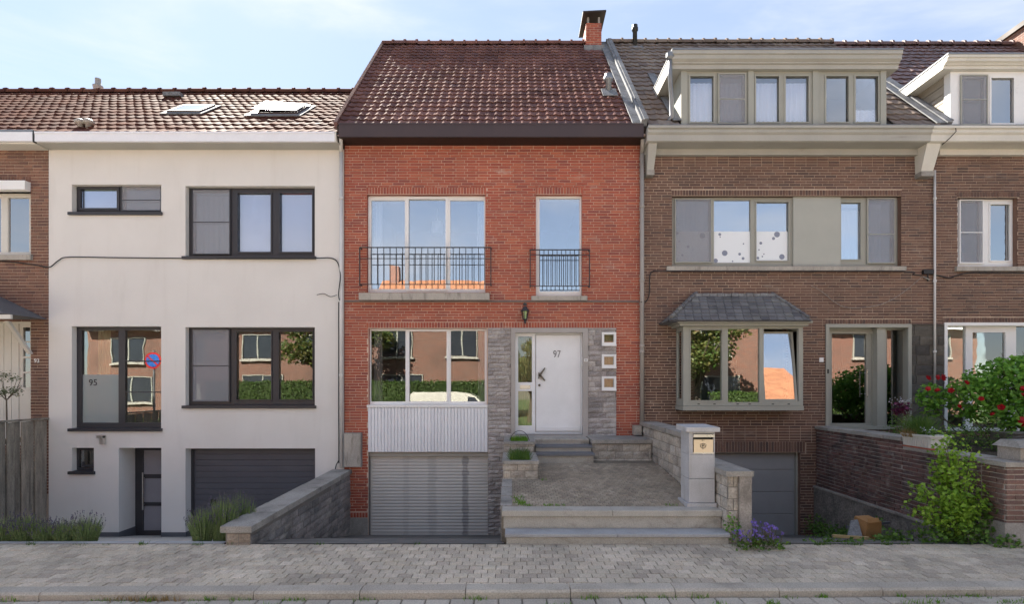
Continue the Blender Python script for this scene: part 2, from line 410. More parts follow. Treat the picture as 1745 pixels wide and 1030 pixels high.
m_block_warm = surf('warm_block', [(.28,.23,.185),(.32,.27,.22)], .95, .2, 3, .25, 40, True, bmp=.5, bdist=.01)
m_concrete_old = surf('rubble_footing', [(.17,.155,.14),(.24,.215,.19),(.12,.11,.10)], .95, .3, 7, .35, 26, stains=[((.04,.04,.035), 2.4, .48, .75, .6, U)], bmp=1.0, bdist=.03)
m_brick_old2 = surf('salty_brick', [(.16,.095,.08),(.20,.115,.095),(.13,.085,.078),(.23,.15,.125)], .9, .3, 1.6, .3, 60, True,
                   stains=[((.36,.33,.30), 9, .56, .76, .5, U), ((.05,.045,.04), 1.8, .55, .78, .5, U)], bmp=.5, bdist=.01)
m_joint2 = surf('terrace_joint', (.20,.17,.13), .98, .25, 4, .3, 60)
m_cheek = surf('beige_boards', (.36,.325,.27), .7, .08, 2, .06, 60)

# ------------------------------------------------------------------ pieces laid in courses
FRONT = Matrix.Identity(4)
def facing_left(x):                       # wall plane x = const seen from -X; u runs along -Y
    return Matrix.Translation((x,0,0)) @ Matrix.Rotation(rad(-90), 4, 'Z')
def facing_right(x):
    return Matrix.Translation((x,0,0)) @ Matrix.Rotation(rad(90), 4, 'Z')
def at_y(y): return Matrix.Translation((0,y,0))

def free_cells(u0, u1, v0, v1, holes):
    us = sorted({u0, u1, *[min(max(h[0],u0),u1) for h in holes], *[min(max(h[1],u0),u1) for h in holes]})
    vs_ = sorted({v0, v1, *[min(max(h[2],v0),v1) for h in holes], *[min(max(h[3],v0),v1) for h in holes]})
    for a, b in zip(us, us[1:]):
        for c, d in zip(vs_, vs_[1:]):
            if b-a < 1e-5 or d-c < 1e-5: continue
            m, n = (a+b)/2, (c+d)/2
            if any(h[0] < m < h[1] and h[2] < n < h[3] for h in holes): continue
            yield a, b, c, d
def sheet(mb, u0, u1, v0, v1, holes, M, y=0.0):
    for a, b, c, d in free_cells(u0, u1, v0, v1, holes):
        mb.quad(M @ Vector((a,y,c)), M @ Vector((b,y,c)), M @ Vector((b,y,d)), M @ Vector((a,y,d)))
    return mb
def hole_sides(mb, holes, M, ya, yb):
    for a, b, c, d in holes:
        P = lambda u, v, y: M @ Vector((u,y,v))
        mb.quad(P(a,c,ya),P(a,d,ya),P(a,d,yb),P(a,c,yb)); mb.quad(P(b,d,ya),P(b,c,ya),P(b,c,yb),P(b,d,yb))
        mb.quad(P(a,d,ya),P(b,d,ya),P(b,d,yb),P(a,d,yb)); mb.quad(P(b,c,ya),P(a,c,ya),P(a,c,yb),P(b,c,yb))
    return mb

def courses(u0, u1, v0, v1, L, H, j, holes=(), bond='half', rnd=RND, lvar=0.0):
    out = []; v = v0; row = 0
    while v < v1 - .012:
        t = min(v+H-j, v1)
        off = {'half': (row % 2)*.5, 'wild': ((row*.5) + rnd.choice((0,.25,0,.5,.25)))%1, 'rand': rnd.random()}[bond]*L
        u = u0 - off
        edges = []
        while u < u1:
            l = L*(1+rnd.uniform(-lvar, lvar)); edges.append((u, u+l-j)); u += l
        hs = [h for h in holes if h[2] < t and h[3] > v]
        for a, b in edges:
            a, b = max(a, u0), min(b, u1)
            if b-a < .02: continue
            segs = [(a, b, v, t)]
            for h in hs:
                nx = []
                for (p, q, c, d) in segs:
                    if h[1] <= p or h[0] >= q: nx.append((p,q,c,d)); continue
                    if h[0]-p > .02: nx.append((p, h[0], c, d))
                    if q-h[1] > .02: nx.append((h[1], q, c, d))
                    m0, m1 = max(p,h[0]), min(q,h[1])
                    if h[2]-c > .015: nx.append((m0, m1, c, h[2]))
                    if d-h[3] > .015: nx.append((m0, m1, h[3], d))
                segs = nx
            out += segs
        v += H; row += 1
    return out

def add_piece(mb, M, l, h, y0, y1, cham=0.0, rough=0.0, rnd=RND):
    P = lambda u, y, v: M @ Vector((u,y,v))
    a, b = l/2, h/2
    if rough:
        nu, nv = 4, 3; n = len(mb.v)
        for k in range(nv+1):
            for i in range(nu+1):
                e = (i in (0,nu)) or (k in (0,nv))
                u = -a + l*i/nu + (0 if i in (0,nu) else rnd.uniform(-.1,.1)*l/nu); v = -b + h*k/nv
                mb.v.append(tuple(P(u, y0 + (rough*.9 if e else rnd.uniform(-.3, .75)*rough), v)))
        for k in range(nv):
            for i in range(nu):
                q = n+k*(nu+1)+i; mb.f.append((q, q+1, q+nu+2, q+nu+1))
        y0 = y0 + rough*.9; c = 0
        ring = [(-a,-b),(a,-b),(a,b),(-a,b)]
    elif cham:
        c = cham; n = len(mb.v)
        fr = [(-a+c,-b+c),(a-c,-b+c),(a-c,b-c),(-a+c,b-c)]; ring = [(-a,-b),(a,-b),(a,b),(-a,b)]
        mb.v += [tuple(P(u, y0, v)) for u, v in fr] + [tuple(P(u, y0+c, v)) for u, v in ring]
        mb.f.append((n,n+1,n+2,n+3))
        for i in range(4):
            q = (i+1) % 4; mb.f.append((n+4+i, n+4+q, n+q, n+i))
        y0 += c
    else:
        ring = [(-a,-b),(a,-b),(a,b),(-a,b)]; n = len(mb.v)
        mb.v += [tuple(P(u, y0, v)) for u, v in ring]; mb.f.append((n,n+1,n+2,n+3))
    n = len(mb.v)
    mb.v += [tuple(P(u, y0, v)) for u, v in ring] + [tuple(P(u, y1, v)) for u, v in ring]
    for i in range(4):
        q = (i+1) % 4; mb.f.append((n+q, n+i, n+4+i, n+4+q))

CAMV = Vector((0, -DIST, EYE))
def pieces(parent, recs, M, mat, name, nind=300, proud=.008, back=.02, jit=.002, cham=0.0, rough=0.0, rest='bricks', tilt=0.0):
    """Every rect of recs becomes a real block; the nind largest / nearest are objects of their own, the rest one mesh."""
    def key(r):
        c = M @ Vector(((r[0]+r[1])/2, 0, (r[2]+r[3])/2))
        return (-round((r[1]-r[0])*(r[3]-r[2]), 3), (c-CAMV).length)
    recs = sorted(recs, key=key)
    cache = {}
    for r in recs[:nind]:
        l, h = r[1]-r[0], r[3]-r[2]
        k = (round(l,3), round(h,3)) if not rough else (round(l,3), round(h,3), RND.randrange(5))
        if k not in cache:
            mb = MB(); add_piece(mb, FRONT, l, h, -proud, back, cham, rough); cache[k] = mb.mesh(name, mat)
        o = bpy.data.objects.new(name, cache[k]); COL.objects.link(o); o.parent = parent
        T = M @ Matrix.Translation(((r[0]+r[1])/2, RND.uniform(-jit, jit), (r[2]+r[3])/2))
        if tilt: T = T @ Euler((RND.uniform(-tilt,tilt), 0, RND.uniform(-tilt,tilt))).to_matrix().to_4x4()
        o.matrix_basis = T
    if len(recs) > nind:
        mb = MB()
        for r in recs[nind:]:
            T = M @ Matrix.Translation(((r[0]+r[1])/2, RND.uniform(-jit, jit), (r[2]+r[3])/2))
            if tilt: T = T @ Euler((RND.uniform(-tilt,tilt), 0, RND.uniform(-tilt,tilt))).to_matrix().to_4x4()
            add_piece(mb, T, r[1]-r[0], r[3]-r[2], -proud, back, cham, rough)
        o = mb.build(rest, mat, parent); o['kind'] = 'stuff'

def soldier(u0, u1, v0, v1, w=.0575, j=.012):
    n = max(1, round((u1-u0)/w)); w = (u1-u0)/n
    return [(u0+i*w+j/2, u0+(i+1)*w-j/2, v0+j/2, v1-j/2) for i in range(n)]

# ------------------------------------------------------------------ windows and doors
def ring(mb, x0, x1, z0, z1, w, y0, y1):
    mb.box(x0, x1, y0, y1, z1-w, z1); mb.box(x0, x1, y0, y1, z0, z0+w)
    mb.box(x0, x0+w, y0, y1, z0+w, z1-w); mb.box(x1-w, x1, y0, y1, z0+w, z1-w); return mb
def framed(x0, x1, z0, z1, holes, y, dep=.07):
    mb = MB(); sheet(mb, x0, x1, z0, z1, holes, FRONT, y); hole_sides(mb, holes, FRONT, y, y+dep)
    mb.box(x0, x1, y, y+dep, z0, z1, skip='f' + 'b')
    return mb
def room(x0, x1, z0, z1, y, dep, mat, parent):
    mb = MB(); mb.box(x0, x1, y, y+dep, z0, z1, skip='f'); return mb.build('room', mat, parent)
def drape(x0, x1, z0, z1, y, amp, waves, mat, parent, name='curtain', flare=0.0):
    mb = MB(); nu, nv = max(8, int(waves*8)), 6
    ph = RND.uniform(0, 6)
    for k in range(nv+1):
        t = k/nv; z = z1 + (z0-z1)*t
        for i in range(nu+1):
            s = i/nu
            xx = x0 + (x1-x0)*s + (s-.5)*flare*t
            w = amp*(.5+.6*t)*(math.sin(s*waves*2*math.pi+ph) + .4*math.sin(s*waves*4.7*math.pi+1.3+t))
            mb.v.append((xx, y+w, z))
    for k in range(nv):
        for i in range(nu):
            q = k*(nu+1)+i; mb.f.append((q, q+nu+1, q+nu+2, q+1))
    return mb.build(name, mat, parent, True)

def window(house, op, y, lights, fm, gm=None, name='window', dep=.07, room_m=None, room_dep=2.2, reveal_m=None, y0=0.0, sill=None):
    """op: opening in metres; lights: dicts with glass rect g=(x0,x1,z0,z1) and what belongs to that light."""
    gm = gm or m_glass
    holes = [l['g'] for l in lights]
    fr = framed(op[0]+.002, op[1]-.002, op[2]+.002, op[3]-.002, holes, y, dep).build(name, fm, house)
    if reveal_m is not None:
        mb = MB(); hole_sides(mb, [op], FRONT, y0, y); mb.build('reveal', reveal_m, fr)
    for l in lights:
        a, b, c, d = l['g']
        if l.get('sash'):
            w = l['sash']; mb = ring(MB(), a-.002, b+.002, c-.002, d+.002, w, y-.018, y+.02)
            mb.build('sash', l.get('sash_m', fm), fr)
            if not l.get('keep'): a, b, c, d = a+w, b-w, c+w, d-w
        MB().box(a, b, y+.034, y+.040, c, d).build('pane', l.get('gm', gm), fr)
        for z in l.get('bars', ()):
            MB().box(a, b, y-.005, y+.022, z-.012, z+.012).build('glazing_bar', fm, fr)
        if 'blind' in l:
            bl = l['blind']; nz = max(3, int((d-bl)/.022)); mb = MB()
            for k in range(nz):
                za, zb = d-(d-bl)*k/nz, d-(d-bl)*(k+1)/nz; zm = (za+zb)/2
                mb.quad((a,y+.075,zm),(b,y+.075,zm),(b,y+.088,za),(a,y+.088,za)); mb.quad((a,y+.088,zb),(b,y+.088,zb),(b,y+.075,zm),(a,y+.075,zm))
            mb.build('blind', l.get('blind_m', m_blind), fr)
        for cu in l.get('curtains', ()):
            drape(cu[0], cu[1], cu[2], cu[3], y+.17, .02, cu[4], cu[5] if len(cu) > 5 else m_curtain, fr, flare=cu[6] if len(cu) > 6 else 0)
        if l.get('film'):
            MB().box(a, b, y+.028, y+.030, c, l['film']).build('film', l.get('film_m', m_frost), fr)
            if l.get('dots'):
                for (px, py, r) in l['dots']:
                    mb = MB(); n = 0; k = 16
                    mb.v += [(px+r*math.cos(6.2832*i/k), y+.0265, py+r*math.sin(6.2832*i/k)) for i in range(k)]
                    mb.f.append(tuple(n+i for i in range(k)))
                    mb.build('film_dot', m_dot, fr)
        if l.get('screen'):
            s_ = l['screen']
            mb = ring(MB(), *s_, .022, y-.035, y-.019)
            if l.get('screen_bar'): mb.box(s_[0]+.022, s_[1]-.022, y-.032, y-.022, l['screen_bar']-.008, l['screen_bar']+.008)
            sf = mb.build('insect_screen_frame', l.get('screen_m', fm), fr)
            MB().box(s_[0]+.02, s_[1]-.02, y-.028, y-.026, s_[2]+.02, s_[3]-.02).build('insect_screen', m_screen, fr)
    if room_m is not None:
        room(op[0]+.01, op[1]-.01, op[2]+.01, op[3]-.01, y+dep+.22, room_dep, room_m, fr)
        mb = MB(); hole_sides(mb, [(op[0]+.01, op[1]-.01, op[2]+.01, op[3]-.01)], FRONT, y+dep, y+dep+.22); mb.build('inner_reveal', room_m, fr)
    if sill is not None:
        sx0, sx1, sz0, sz1, sy0, sm = sill
        mb = MB(); mb.hexa([(sx0,sy0,sz0),(sx1,sy0,sz0),(sx1,y+.01,sz0),(sx0,y+.01,sz0),(sx0,sy0,sz1-.008),(sx1,sy0,sz1-.008),(sx1,y+.01,sz1),(sx0,y+.01,sz1)])
        mb.build('sill', sm, fr)
    return fr
def gx(Y, *px): return [ex(p, Y) for p in px]
def G(xa, xb, ya, yb, Y):                 # glass rect from the drawing, at depth Y
    return (ex(xa,Y), ex(xb,Y), ez(yb,Y), ez(ya,Y))
def O(xa, xb, ya, yb): return (ex(xa), ex(xb), ez(yb), ez(ya))

def text_mesh(body, size, loc, mat, parent, name='house_number', depth=.004, font_w=1.0):
    cu = bpy.data.curves.new(name, 'FONT'); cu.body = body; cu.size = size; cu.extrude = depth; cu.align_x = 'CENTER'
    tmp = bpy.data.objects.new('text_tmp', cu); COL.objects.link(tmp)
    bpy.context.view_layer.update()
    me = bpy.data.meshes.new_from_object(tmp.evaluated_get(bpy.context.evaluated_depsgraph_get()))
    bpy.data.objects.remove(tmp); bpy.data.curves.remove(cu)
    me.name = name; me.materials.clear(); me.materials.append(mat)
    T = Matrix.Translation(loc) @ Matrix.Rotation(rad(90), 4, 'X') @ Matrix.Diagonal((font_w,1,1,1))
    me.transform(T)
    o = bpy.data.objects.new(name, me); COL.objects.link(o); adopt(o, parent); return o

# ------------------------------------------------------------------ roofs
def tile_profile(w, style):
    n = 8; pts = []
    for i in range(n+1):
        s = i/n
        if style == 'pan':                 # roll on one side, shallow pan
            h = .011*math.sin(math.pi*min(1, s/.42)) if s < .42 else -.006*math.sin(math.pi*(s-.42)/.58)
        else: h = .0
        pts.append((s*w*1.02, h))
    return pts
def add_tile(mb, M, w, g, style, thick=.025):
    prof = tile_profile(w, style)
    n = len(mb.v); m = len(prof)
    for (x, h) in prof: mb.v.append(tuple(M @ Vector((x, 0 - .012*math.sin(math.pi*x/w), h+thick))))       # lower edge, slightly bowed
    for (x, h) in prof: mb.v.append(tuple(M @ Vector((x, g*1.10, h-.004))))
    for (x, h) in prof: mb.v.append(tuple(M @ Vector((x, .004, h-.006))))
    for i in range(m-1):
        mb.f.append((n+i, n+i+1, n+m+i+1, n+m+i)); mb.f.append((n+2*m+i, n+2*m+i+1, n+i+1, n+i))
    mb.f.append((n, n+m, n+2*m)); mb.f.append((n+m-1, n+3*m-1, n+2*m-1))
def tile_roof(roof, x0, x1, ye, ze, yr, zr, w, rows, mat, holes=(), stagger=0.0, nind=300, style='pan', jit=.007, rest='roof_tiles', name='roof_tile', slant=0.0):
    S = math.hypot(yr-ye, zr-ze); p = math.atan2(zr-ze, yr-ye); g = S/rows
    R = Matrix.Translation((0, ye, ze)) @ Matrix.Rotation(p, 4, 'X')
    n = round((x1-x0)/w); w = (x1-x0)/n
    lst = []
    for r in range(rows):
        o = stagger*w*(r % 2)
        for i in range(-1 if o else 0, n):
            a = x0+i*w+o
            aa, bb = max(a, x0-.01), min(a+w, x1+.01)
            if bb-aa < .6*w: continue
            c = ((aa+bb)/2, (r+.5)*g)
            if any(h[0]-.04 < c[0] < h[1]+.04 and h[2] < c[1] < h[3] for h in holes): continue
            lst.append((r, a, c))
    T = lambda a, r: R @ Matrix.Translation((a+RND.uniform(-jit,jit), r*g+RND.uniform(-jit,jit)*1.5, RND.uniform(0, jit*1.2))) @ Matrix.Rotation(RND.uniform(-.012,.012), 4, 'Z')
    me = MB(); add_tile(me, Matrix.Identity(4), w, g, style); me = me.mesh(name, mat, False)
    lst.sort(key=lambda t: t[0])
    for r, a, c in lst[:nind]:
        o = bpy.data.objects.new(name, me); COL.objects.link(o); o.parent = roof; o.matrix_basis = T(a, r)
    if len(lst) > nind:
        mb = MB()
        for r, a, c in lst[nind:]: add_tile(mb, T(a, r), w, g, style)
        o = mb.build(rest, mat, roof); o['kind'] = 'stuff'
def ridge_tiles(roof, x0, x1, y, z, mat, L=.315, r=.085):
    n = round((x1-x0)/L); L = (x1-x0)/n
    mb = MB(); k = 8
    for (xa, xb, rr) in ((0, L, r), (L-.05, L+.005, r+.028)):
        q = len(mb.v)
        for x in (xa, xb):
            for j in range(k+1):
                w = math.pi*(-.12+1.24*j/k); mb.v.append((x, -rr*math.cos(w)*1.1, rr*math.sin(w)))
        for j in range(k): mb.f.append((q+j, q+j+1, q+k+1+j+1, q+k+1+j))
        mb.f.append(tuple(q+j for j in range(k+1))); mb.f.append(tuple(q+k+1+j for j in reversed(range(k+1))))
    me = mb.mesh('ridge_tile', mat)
    for i in range(n):
        o = bpy.data.objects.new('ridge_tile', me); COL.objects.link(o); o.parent = roof
        o.location = (x0+i*L, y+RND.uniform(-.006,.006), z+RND.uniform(-.008,.008))
def roof_body(house, x0, x1, ye, ze, yr, zr, yb, zb, mat=None):
    mb = MB()
    poly = [(ye,ze-.03),(yr,zr-.03),(yb,zb-.03),(yb,zb-.18),(ye+.1,ze-.18)]
    mb.prism(poly, lambda u, v, t: (t, u, v), x0, x1)
    return mb.build('roof', mat or m_underlay, house)
def pipe(pts, r, mat, house, name='downpipe', clips=()):
    o = MB().tube(pts, r, 10).build(name, mat, house, True)
    for z in clips:
        p = Vector(pts[0]); MB().lathe([(r+.004,-.025),(r+.010,-.02),(r+.010,.02),(r+.004,.025)], (p.x, p.y, z), 10).build('pipe_clip', mat, o)
    return o
def shell(house, x0, x1, z0, z1, yb, mat):
    """side walls and back wall of a house, behind the street front"""
    mb = MB(); mb.box(x0, x1, .015, yb, z0, z1, skip='f'); return mb.build('rear_walls', mat, house)
def gable(house, x, ye, ze, yr, zr, yb, zb, mat, t=.04):
    MB().prism([(ye,ze-.2),(yb,zb-.2),(yr,zr-.06)], lambda u, v, q: (q, u, v), x-t, x+t).build('gable_wall', mat, house)

# ================================================================== the setting
mb = MB(); mb.quad((-400,-400,-1.6),(400,-400,-1.6),(400,400,-1.6),(-400,400,-1.6))
struct(mb.build('ground', m_ground))
FY = -4.12                                   # front line of the gardens
def pave_z(y): return -.005 + (y - FY)*.034  # pavement falls to the kerb
def kerb_y(x): return -5.375 + x*.0135       # the kerb runs very slightly off parallel

# ================================================================== house 97 (red brick, in the middle)
XL, XR = ex(587), ex(1090)
h97 = thing('brick_house', 'red brick terraced house with white front door numbered 97 and roller shutter garage', 'house', (0, 0, -1.1))
win_u = O(625.3, 827, 331.7, 499); win_f = O(913.3, 992, 331.7, 505)
win_l = O(628, 829.5, 560, 694); garage = O(628, 831.5, 771, 916); door_o = O(877.6, 993.5, 567, 741)
small = [O(1025, 1049.3, a, b) for a, b in ((567,589.5),(604.5,627.5),(642,665.5))]
ZT, ZB = 6.92, -1.12
wall = sheet(MB(), XL, XR, ZB, ZT, [win_u, win_f, (win_l[0],win_l[1],ez(771),win_l[3]), garage, door_o]+small, FRONT).build('wall', m_mortar97, h97)
stone_zone = O(627, 1050, 559.6, 930)
sol = [O(624, 829, 319.5, 331.2), O(912, 994, 319.5, 331.2), O(624, 1051, 549.6, 559.4)]
low = (XL, ex(627), ZB, ez(883)); low_sol = (XL, ex(627), ez(883), ez(874))
recs = courses(XL, XR, ZB, ZT, .2325, .0566, .011, [win_u, win_f, stone_zone, low, low_sol]+sol, 'wild')
pieces(wall, recs, FRONT, m_brick97, 'brick', 240, .008, .01, .0022)
srec = sum([soldier(*s_) for s_ in sol+[low_sol]], [])
pieces(wall, srec, FRONT, m_brick97, 'lintel_brick', 60, .009, .01, .002, rest='lintel_bricks')
shell(h97, XL, XR, ZB, ZT, 7.3, m_mortar97)
pl = MB().box(XL, ex(627), -.03, .01, ZB, ez(883)).build('plinth', m_coping, h97)

# stone facing left and right of the front door
st = sheet(MB(), ex(831.5), ex(871), ZB, ez(559.6), [], at_y(-.012))
sheet(st, ex(1001), ex(1050), ez(748), ez(559.6), small, at_y(-.012))
st.box(ex(831.5), ex(871), -.012, .02, ZB, ez(559.6), skip='fb'); st.box(ex(1001), ex(1050), -.012, .02, ez(748), ez(559.6), skip='fb')
st = st.build('stone_facing', m_stone_joint, h97)
r1 = courses(ex(831.5)+.004, ex(871)-.004, ZB, ez(559.6)-.004, .33, .083, .005, [], 'rand', lvar=.25)
r2 = courses(ex(1001)+.004, ex(1050)-.004, ez(748), ez(559.6)-.004, .34, .105, .005, small, 'rand', lvar=.25)
pieces(st, r1+r2, at_y(-.012), m_stone, 'facing_stone', 300, .026, .004, .008, 0, .02)

# white windows
YW = .09
W = window(h97, win_u, YW, [
    dict(g=G(632.5,690,341,493,YW), curtains=[(ex(631), ex(646), ez(494), ez(338), 3), (ex(640), ex(660), ez(494), ez(440), 2, m_curtain_mauve, .06)]),
    dict(g=G(693,763,336,496.5,YW), sash=.045),
    dict(g=G(767,825,341,493,YW), curtains=[(ex(812), ex(829), ez(494), ez(338), 3.5)])],
    m_white, m_glass_up, room_m=m_room, reveal_m=m_brick97)
sl = MB().box(ex(611.5,-.16), ex(834,-.16), -.17, .03, ez(511.5,-.16), ez(499.5,-.16)).build('balcony_slab', m_sill, h97)
# pendant lamp in the room behind
lamp = MB().lathe([(.0,.16),(.11,.15),(.13,.0),(.12,-.12),(.0,-.13)], (ex(745,.8), .8, ez(390,.8)), 12)
lamp.tube([(ex(745,.8), .8, ez(380,.8)), (ex(745,.8), .8, ez(338,.8))], .008, 5); lamp.build('pendant_lamp', m_curtain, W, True)
W = window(h97, win_f, YW, [dict(g=G(919.5,988,338,497,YW))], m_white, m_glass_up, room_m=m_room, reveal_m=m_brick97)
MB().box(ex(905.5,-.07), ex(1001,-.07), -.07, .03, ez(512,-.07), ez(504.5,-.07)).build('window_sill', m_sill, h97)
W = window(h97, (win_l[0], win_l[1], ez(692), win_l[3]), YW, [
    dict(g=G(631.8,691,564,685,YW), curtains=[(ex(632), ex(646), ez(692), ez(560), 2.5, m_curtain_mauve)]),
    dict(g=G(694.5,764.5,562,688,YW), sash=.04),
    dict(g=G(768,826,564,685,YW), curtains=[(ex(813), ex(828), ez(692), ez(560), 2.5, m_curtain_mauve)])],
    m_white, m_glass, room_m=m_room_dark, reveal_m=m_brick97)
MB().box(ex(626), ex(831), -.045, YW, ez(694.5), ez(690.5)).build('window_sill', m_white, h97)
bp = MB().box(ex(627.5), ex(831), -.006, .05, ez(771), ez(694.8)).build('cladding_panel', m_boards, h97)
nb = 36; bw = (ex(831)-ex(627.5))/nb
me = MB(); add_piece(me, FRONT, bw-.006, ez(694.8)-ez(771)-.004, -.022, .0, .006); me = me.mesh('board', m_boards)
for i in range(nb):
    o = bpy.data.objects.new('board', me); COL.objects.link(o); o.parent = bp
    o.location = (ex(627.5)+(i+.5)*bw, -.006+RND.uniform(-.0015,.0015), (ez(694.8)+ez(771))/2)
# roller shutter of the garage
m_shut, nt, b_, _ = shader('roller_shutter')
p_ = pos(nt); sx = nt.nodes.new('ShaderNodeSeparateXYZ'); nt.links.new(p_, sx.inputs[0])
base = mix(nt, (.50,.485,.46), (.60,.585,.56), noise(nt, pos(nt, (2,1,.5)), 1.3, 4))
def streak(col, xc, w, amt, base):
    d = math_(nt, 'ABSOLUTE', math_(nt, 'ADD', sx.outputs[0], -xc))
    wob = math_(nt, 'MULTIPLY', math_(nt, 'ADD', noise(nt, pos(nt, (1,1,2.2)), 4, 4), -.5), w*1.6)
    f = rng(nt, math_(nt, 'ADD', d, wob), w*1.15, w*.55, 0, amt)
    f = math_(nt, 'MULTIPLY', f, rng(nt, noise(nt, pos(nt, (3,1,1)), 6, 4), .2, .55, .55, 1))
    return mix(nt, base, col, f)
base = streak((.13,.13,.145), ex(792), .07, .6, base)
base = streak((.23,.23,.24), ex(735), .10, .3, base)
base = streak((.25,.25,.255), ex(690), .07, .22, base)
nt.links.new(base, b_.inputs['Base Color']); b_.inputs['Roughness'].default_value = .5
gd = MB().box(garage[0]+.002, garage[1]-.002, .14, .16, garage[2], garage[3]).build('garage_door', m_shut, h97)
mb = MB(); n = 6; sh = .0655
for j in range(n+1):
    t = j/n; mb.v += [(-1, -.007*math.sin(math.pi*(.08+.84*t)), -sh/2+.004+(sh-.008)*t), (1, -.007*math.sin(math.pi*(.08+.84*t)), -sh/2+.004+(sh-.008)*t)]
for j in range(n): mb.f.append((2*j, 2*j+1, 2*j+3, 2*j+2))
hw = (garage[1]-garage[0])/2-.02
mb.v = [(x*hw, y, z) for x, y, z in mb.v]
me = mb.mesh('slat', m_shut, True)
zz = ez(780)
while zz-sh > garage[2]:
    o = bpy.data.objects.new('slat', me); COL.objects.link(o); o.parent = gd; o.location = ((garage[0]+garage[1])/2, .138, zz-sh/2); zz -= sh
MB().box(garage[0]+.002, garage[1]-.002, .06, .14, ez(779), garage[3]-.002).build('shutter_box', m_cornice99, gd)
mb = MB(); hole_sides(mb, [garage], FRONT, .001, .16); mb.build('reveal', m_stone_joint, gd)

# front door with sidelight
hole = O(878, 993, 567.5, 741)
sr = framed(ex(871), ex(1001.5), ez(744), ez(559.6), [hole], -.045, .13).build('door_surround', m_surround, h97)
YD = .085
fr = framed(hole[0], hole[1], hole[2], hole[3], [G(883,906.5,574,652,YD), G(883,906.5,667,726,YD), G(912.5,990,570,737,YD)], YD, .06).build('door_frame', m_whitepaint, h97)
for a, b in ((574,652),(667,726)):
    g = G(883,906.5,a,b,YD); MB().box(g[0],g[1],YD+.03,YD+.036,g[2],g[3]).build('pane', m_glass_small, fr)
    drape(g[0]-.01, g[1]+.01, g[2], g[3], YD+.12, .015, 4, m_curtain_tan, fr)
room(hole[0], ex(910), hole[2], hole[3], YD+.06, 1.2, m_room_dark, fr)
g = G(886,903.5,657,663,YD); MB().box(g[0],g[1],YD-.012,YD+.01,g[2],g[3]).build('letter_slot', m_steel, fr)
g = G(913.5,989.5,571,736.5,YD)
dl = MB().box(g[0],g[1],YD+.006,YD+.05,g[2],g[3])
dl = dl.build('front_door', m_whitepaint, h97)
MB().box(g[0]+.02,g[1]-.02,YD-.008,YD+.006,g[2]+.02,g[2]+.10).build('kick_board', m_whitepaint, dl)
text_mesh('97', .205, (ex(949,YD), YD+.001, ez(609.5,YD)), m_grey_mark, dl, font_w=.78)
kh = MB(); YK = YD-.03
def bar(a, b, w0, w1):
    a, b = Vector((ex(a[0],YD), YK, ez(a[1],YD))), Vector((ex(b[0],YD), YK, ez(b[1],YD)))
    t = (b-a).normalized(); s_ = Vector((-t.z,0,t.x))
    P = [a-s_*w0, a+s_*w0, b+s_*w1, b-s_*w1]
    kh.hexa([p+Vector((0,.025,0)) for p in P] + [p+Vector((0,-.012,0)) for p in P])
bar((918.2,635.5),(918.2,646),.011,.011); bar((919,641),(928.7,627.5),.026,.010); bar((920,640),(928.5,649.5),.026,.012)
kh.build('door_handle', m_chrome, dl)
mb = MB(); k = 12
mb.tube([(ex(919,YD), YD+.01, ez(657,YD)), (ex(919,YD), YD-.02, ez(657,YD))], .026, 12); mb.build('door_lock', m_chrome, dl)
MB().box(ex(990,YD), ex(992.5,YD), YD-.04, YD+.004, ez(624,YD), ez(609,YD)).build('door_viewer', m_white, fr)
bl = MB().box(ex(995), ex(1001), -.062, -.044, ez(617), ez(612)).build('doorbell', m_white, h97)
MB().box(ex(996.3), ex(997.3), -.064, -.061, ez(616.3), ez(612.8)).box(ex(998.6), ex(999.6), -.064, -.061, ez(616.3), ez(612.8)).build('button', m_grey_mark, bl)
MB().box(ex(871), ex(1001.5), -.08, .09, ez(744.5)-.02, ez(741)).build('threshold', m_surround, h97)

for s_ in small:
    i = (s_[0]+.045, s_[1]-.045, s_[2]+.06, s_[3]-.045)
    fr = framed(s_[0], s_[1], s_[2], s_[3], [i], -.055, .12).build('small_window', m_white, h97)
    MB().box(i[0],i[1],.0,.006,i[2],i[3]).build('pane', m_glass_small, fr)
    drape(i[0]-.02,i[1]+.02,i[2],i[3],.07,.008,3,m_curtain_tan,fr)
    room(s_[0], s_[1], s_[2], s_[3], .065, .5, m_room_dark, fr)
    MB().box(s_[0]-.004, s_[1]+.004, -.072, -.05, s_[2]-.012, s_[2]+.012).build('sill', m_white, fr)

# balcony railings
def railing(xa, xb, yt, ym, yb, out, n, name, extra):
    Y = -out
    x0, x1 = ex(xa, Y), ex(xb, Y)
    zt, zm, zb = ez(yt, Y), ez(ym, Y), ez(yb, Y)
    mb = MB()
    mb.box(x0, x1, Y-.018, Y+.018, zt-.008, zt+.008)
    for x in (x0, x1): mb.box(x-.012, x+.012, Y, .012, zt-.008, zt+.006)
    o = mb.build(name, m_rail, h97)
    MB().box(x0, x1, Y-.008, Y+.008, zm-.007, zm+.007).build('rail', m_rail, o)
    lo = MB().box(x0, x1, Y-.008, Y+.008, zb-.008, zb+.008)
    for x in (x0, x1): lo.box(x-.012, x+.012, Y, .012, zb-.008, zb+.008)
    lo.build('rail', m_rail, o)
    for x in (x0, x1): MB().box(x-.010, x+.010, Y-.010, Y+.010, zb-.03, zt).build('post', m_rail, o)
    b0, b1 = extra
    for i in range(n):
        x = ex(b0, Y) + (ex(b1, Y)-ex(b0, Y))*i/(n-1)
        MB().box(x-.007, x+.007, Y-.007, Y+.007, zb, zt).build('bar', m_rail, o)
railing(613, 836.5, 422, 441, 485, .15, 19, 'balcony_railing', (632.5, 826))
railing(903.5, 1004.5, 426, 434.5, 488, .11, 10, 'balcony_railing', (919.5, 986.5))
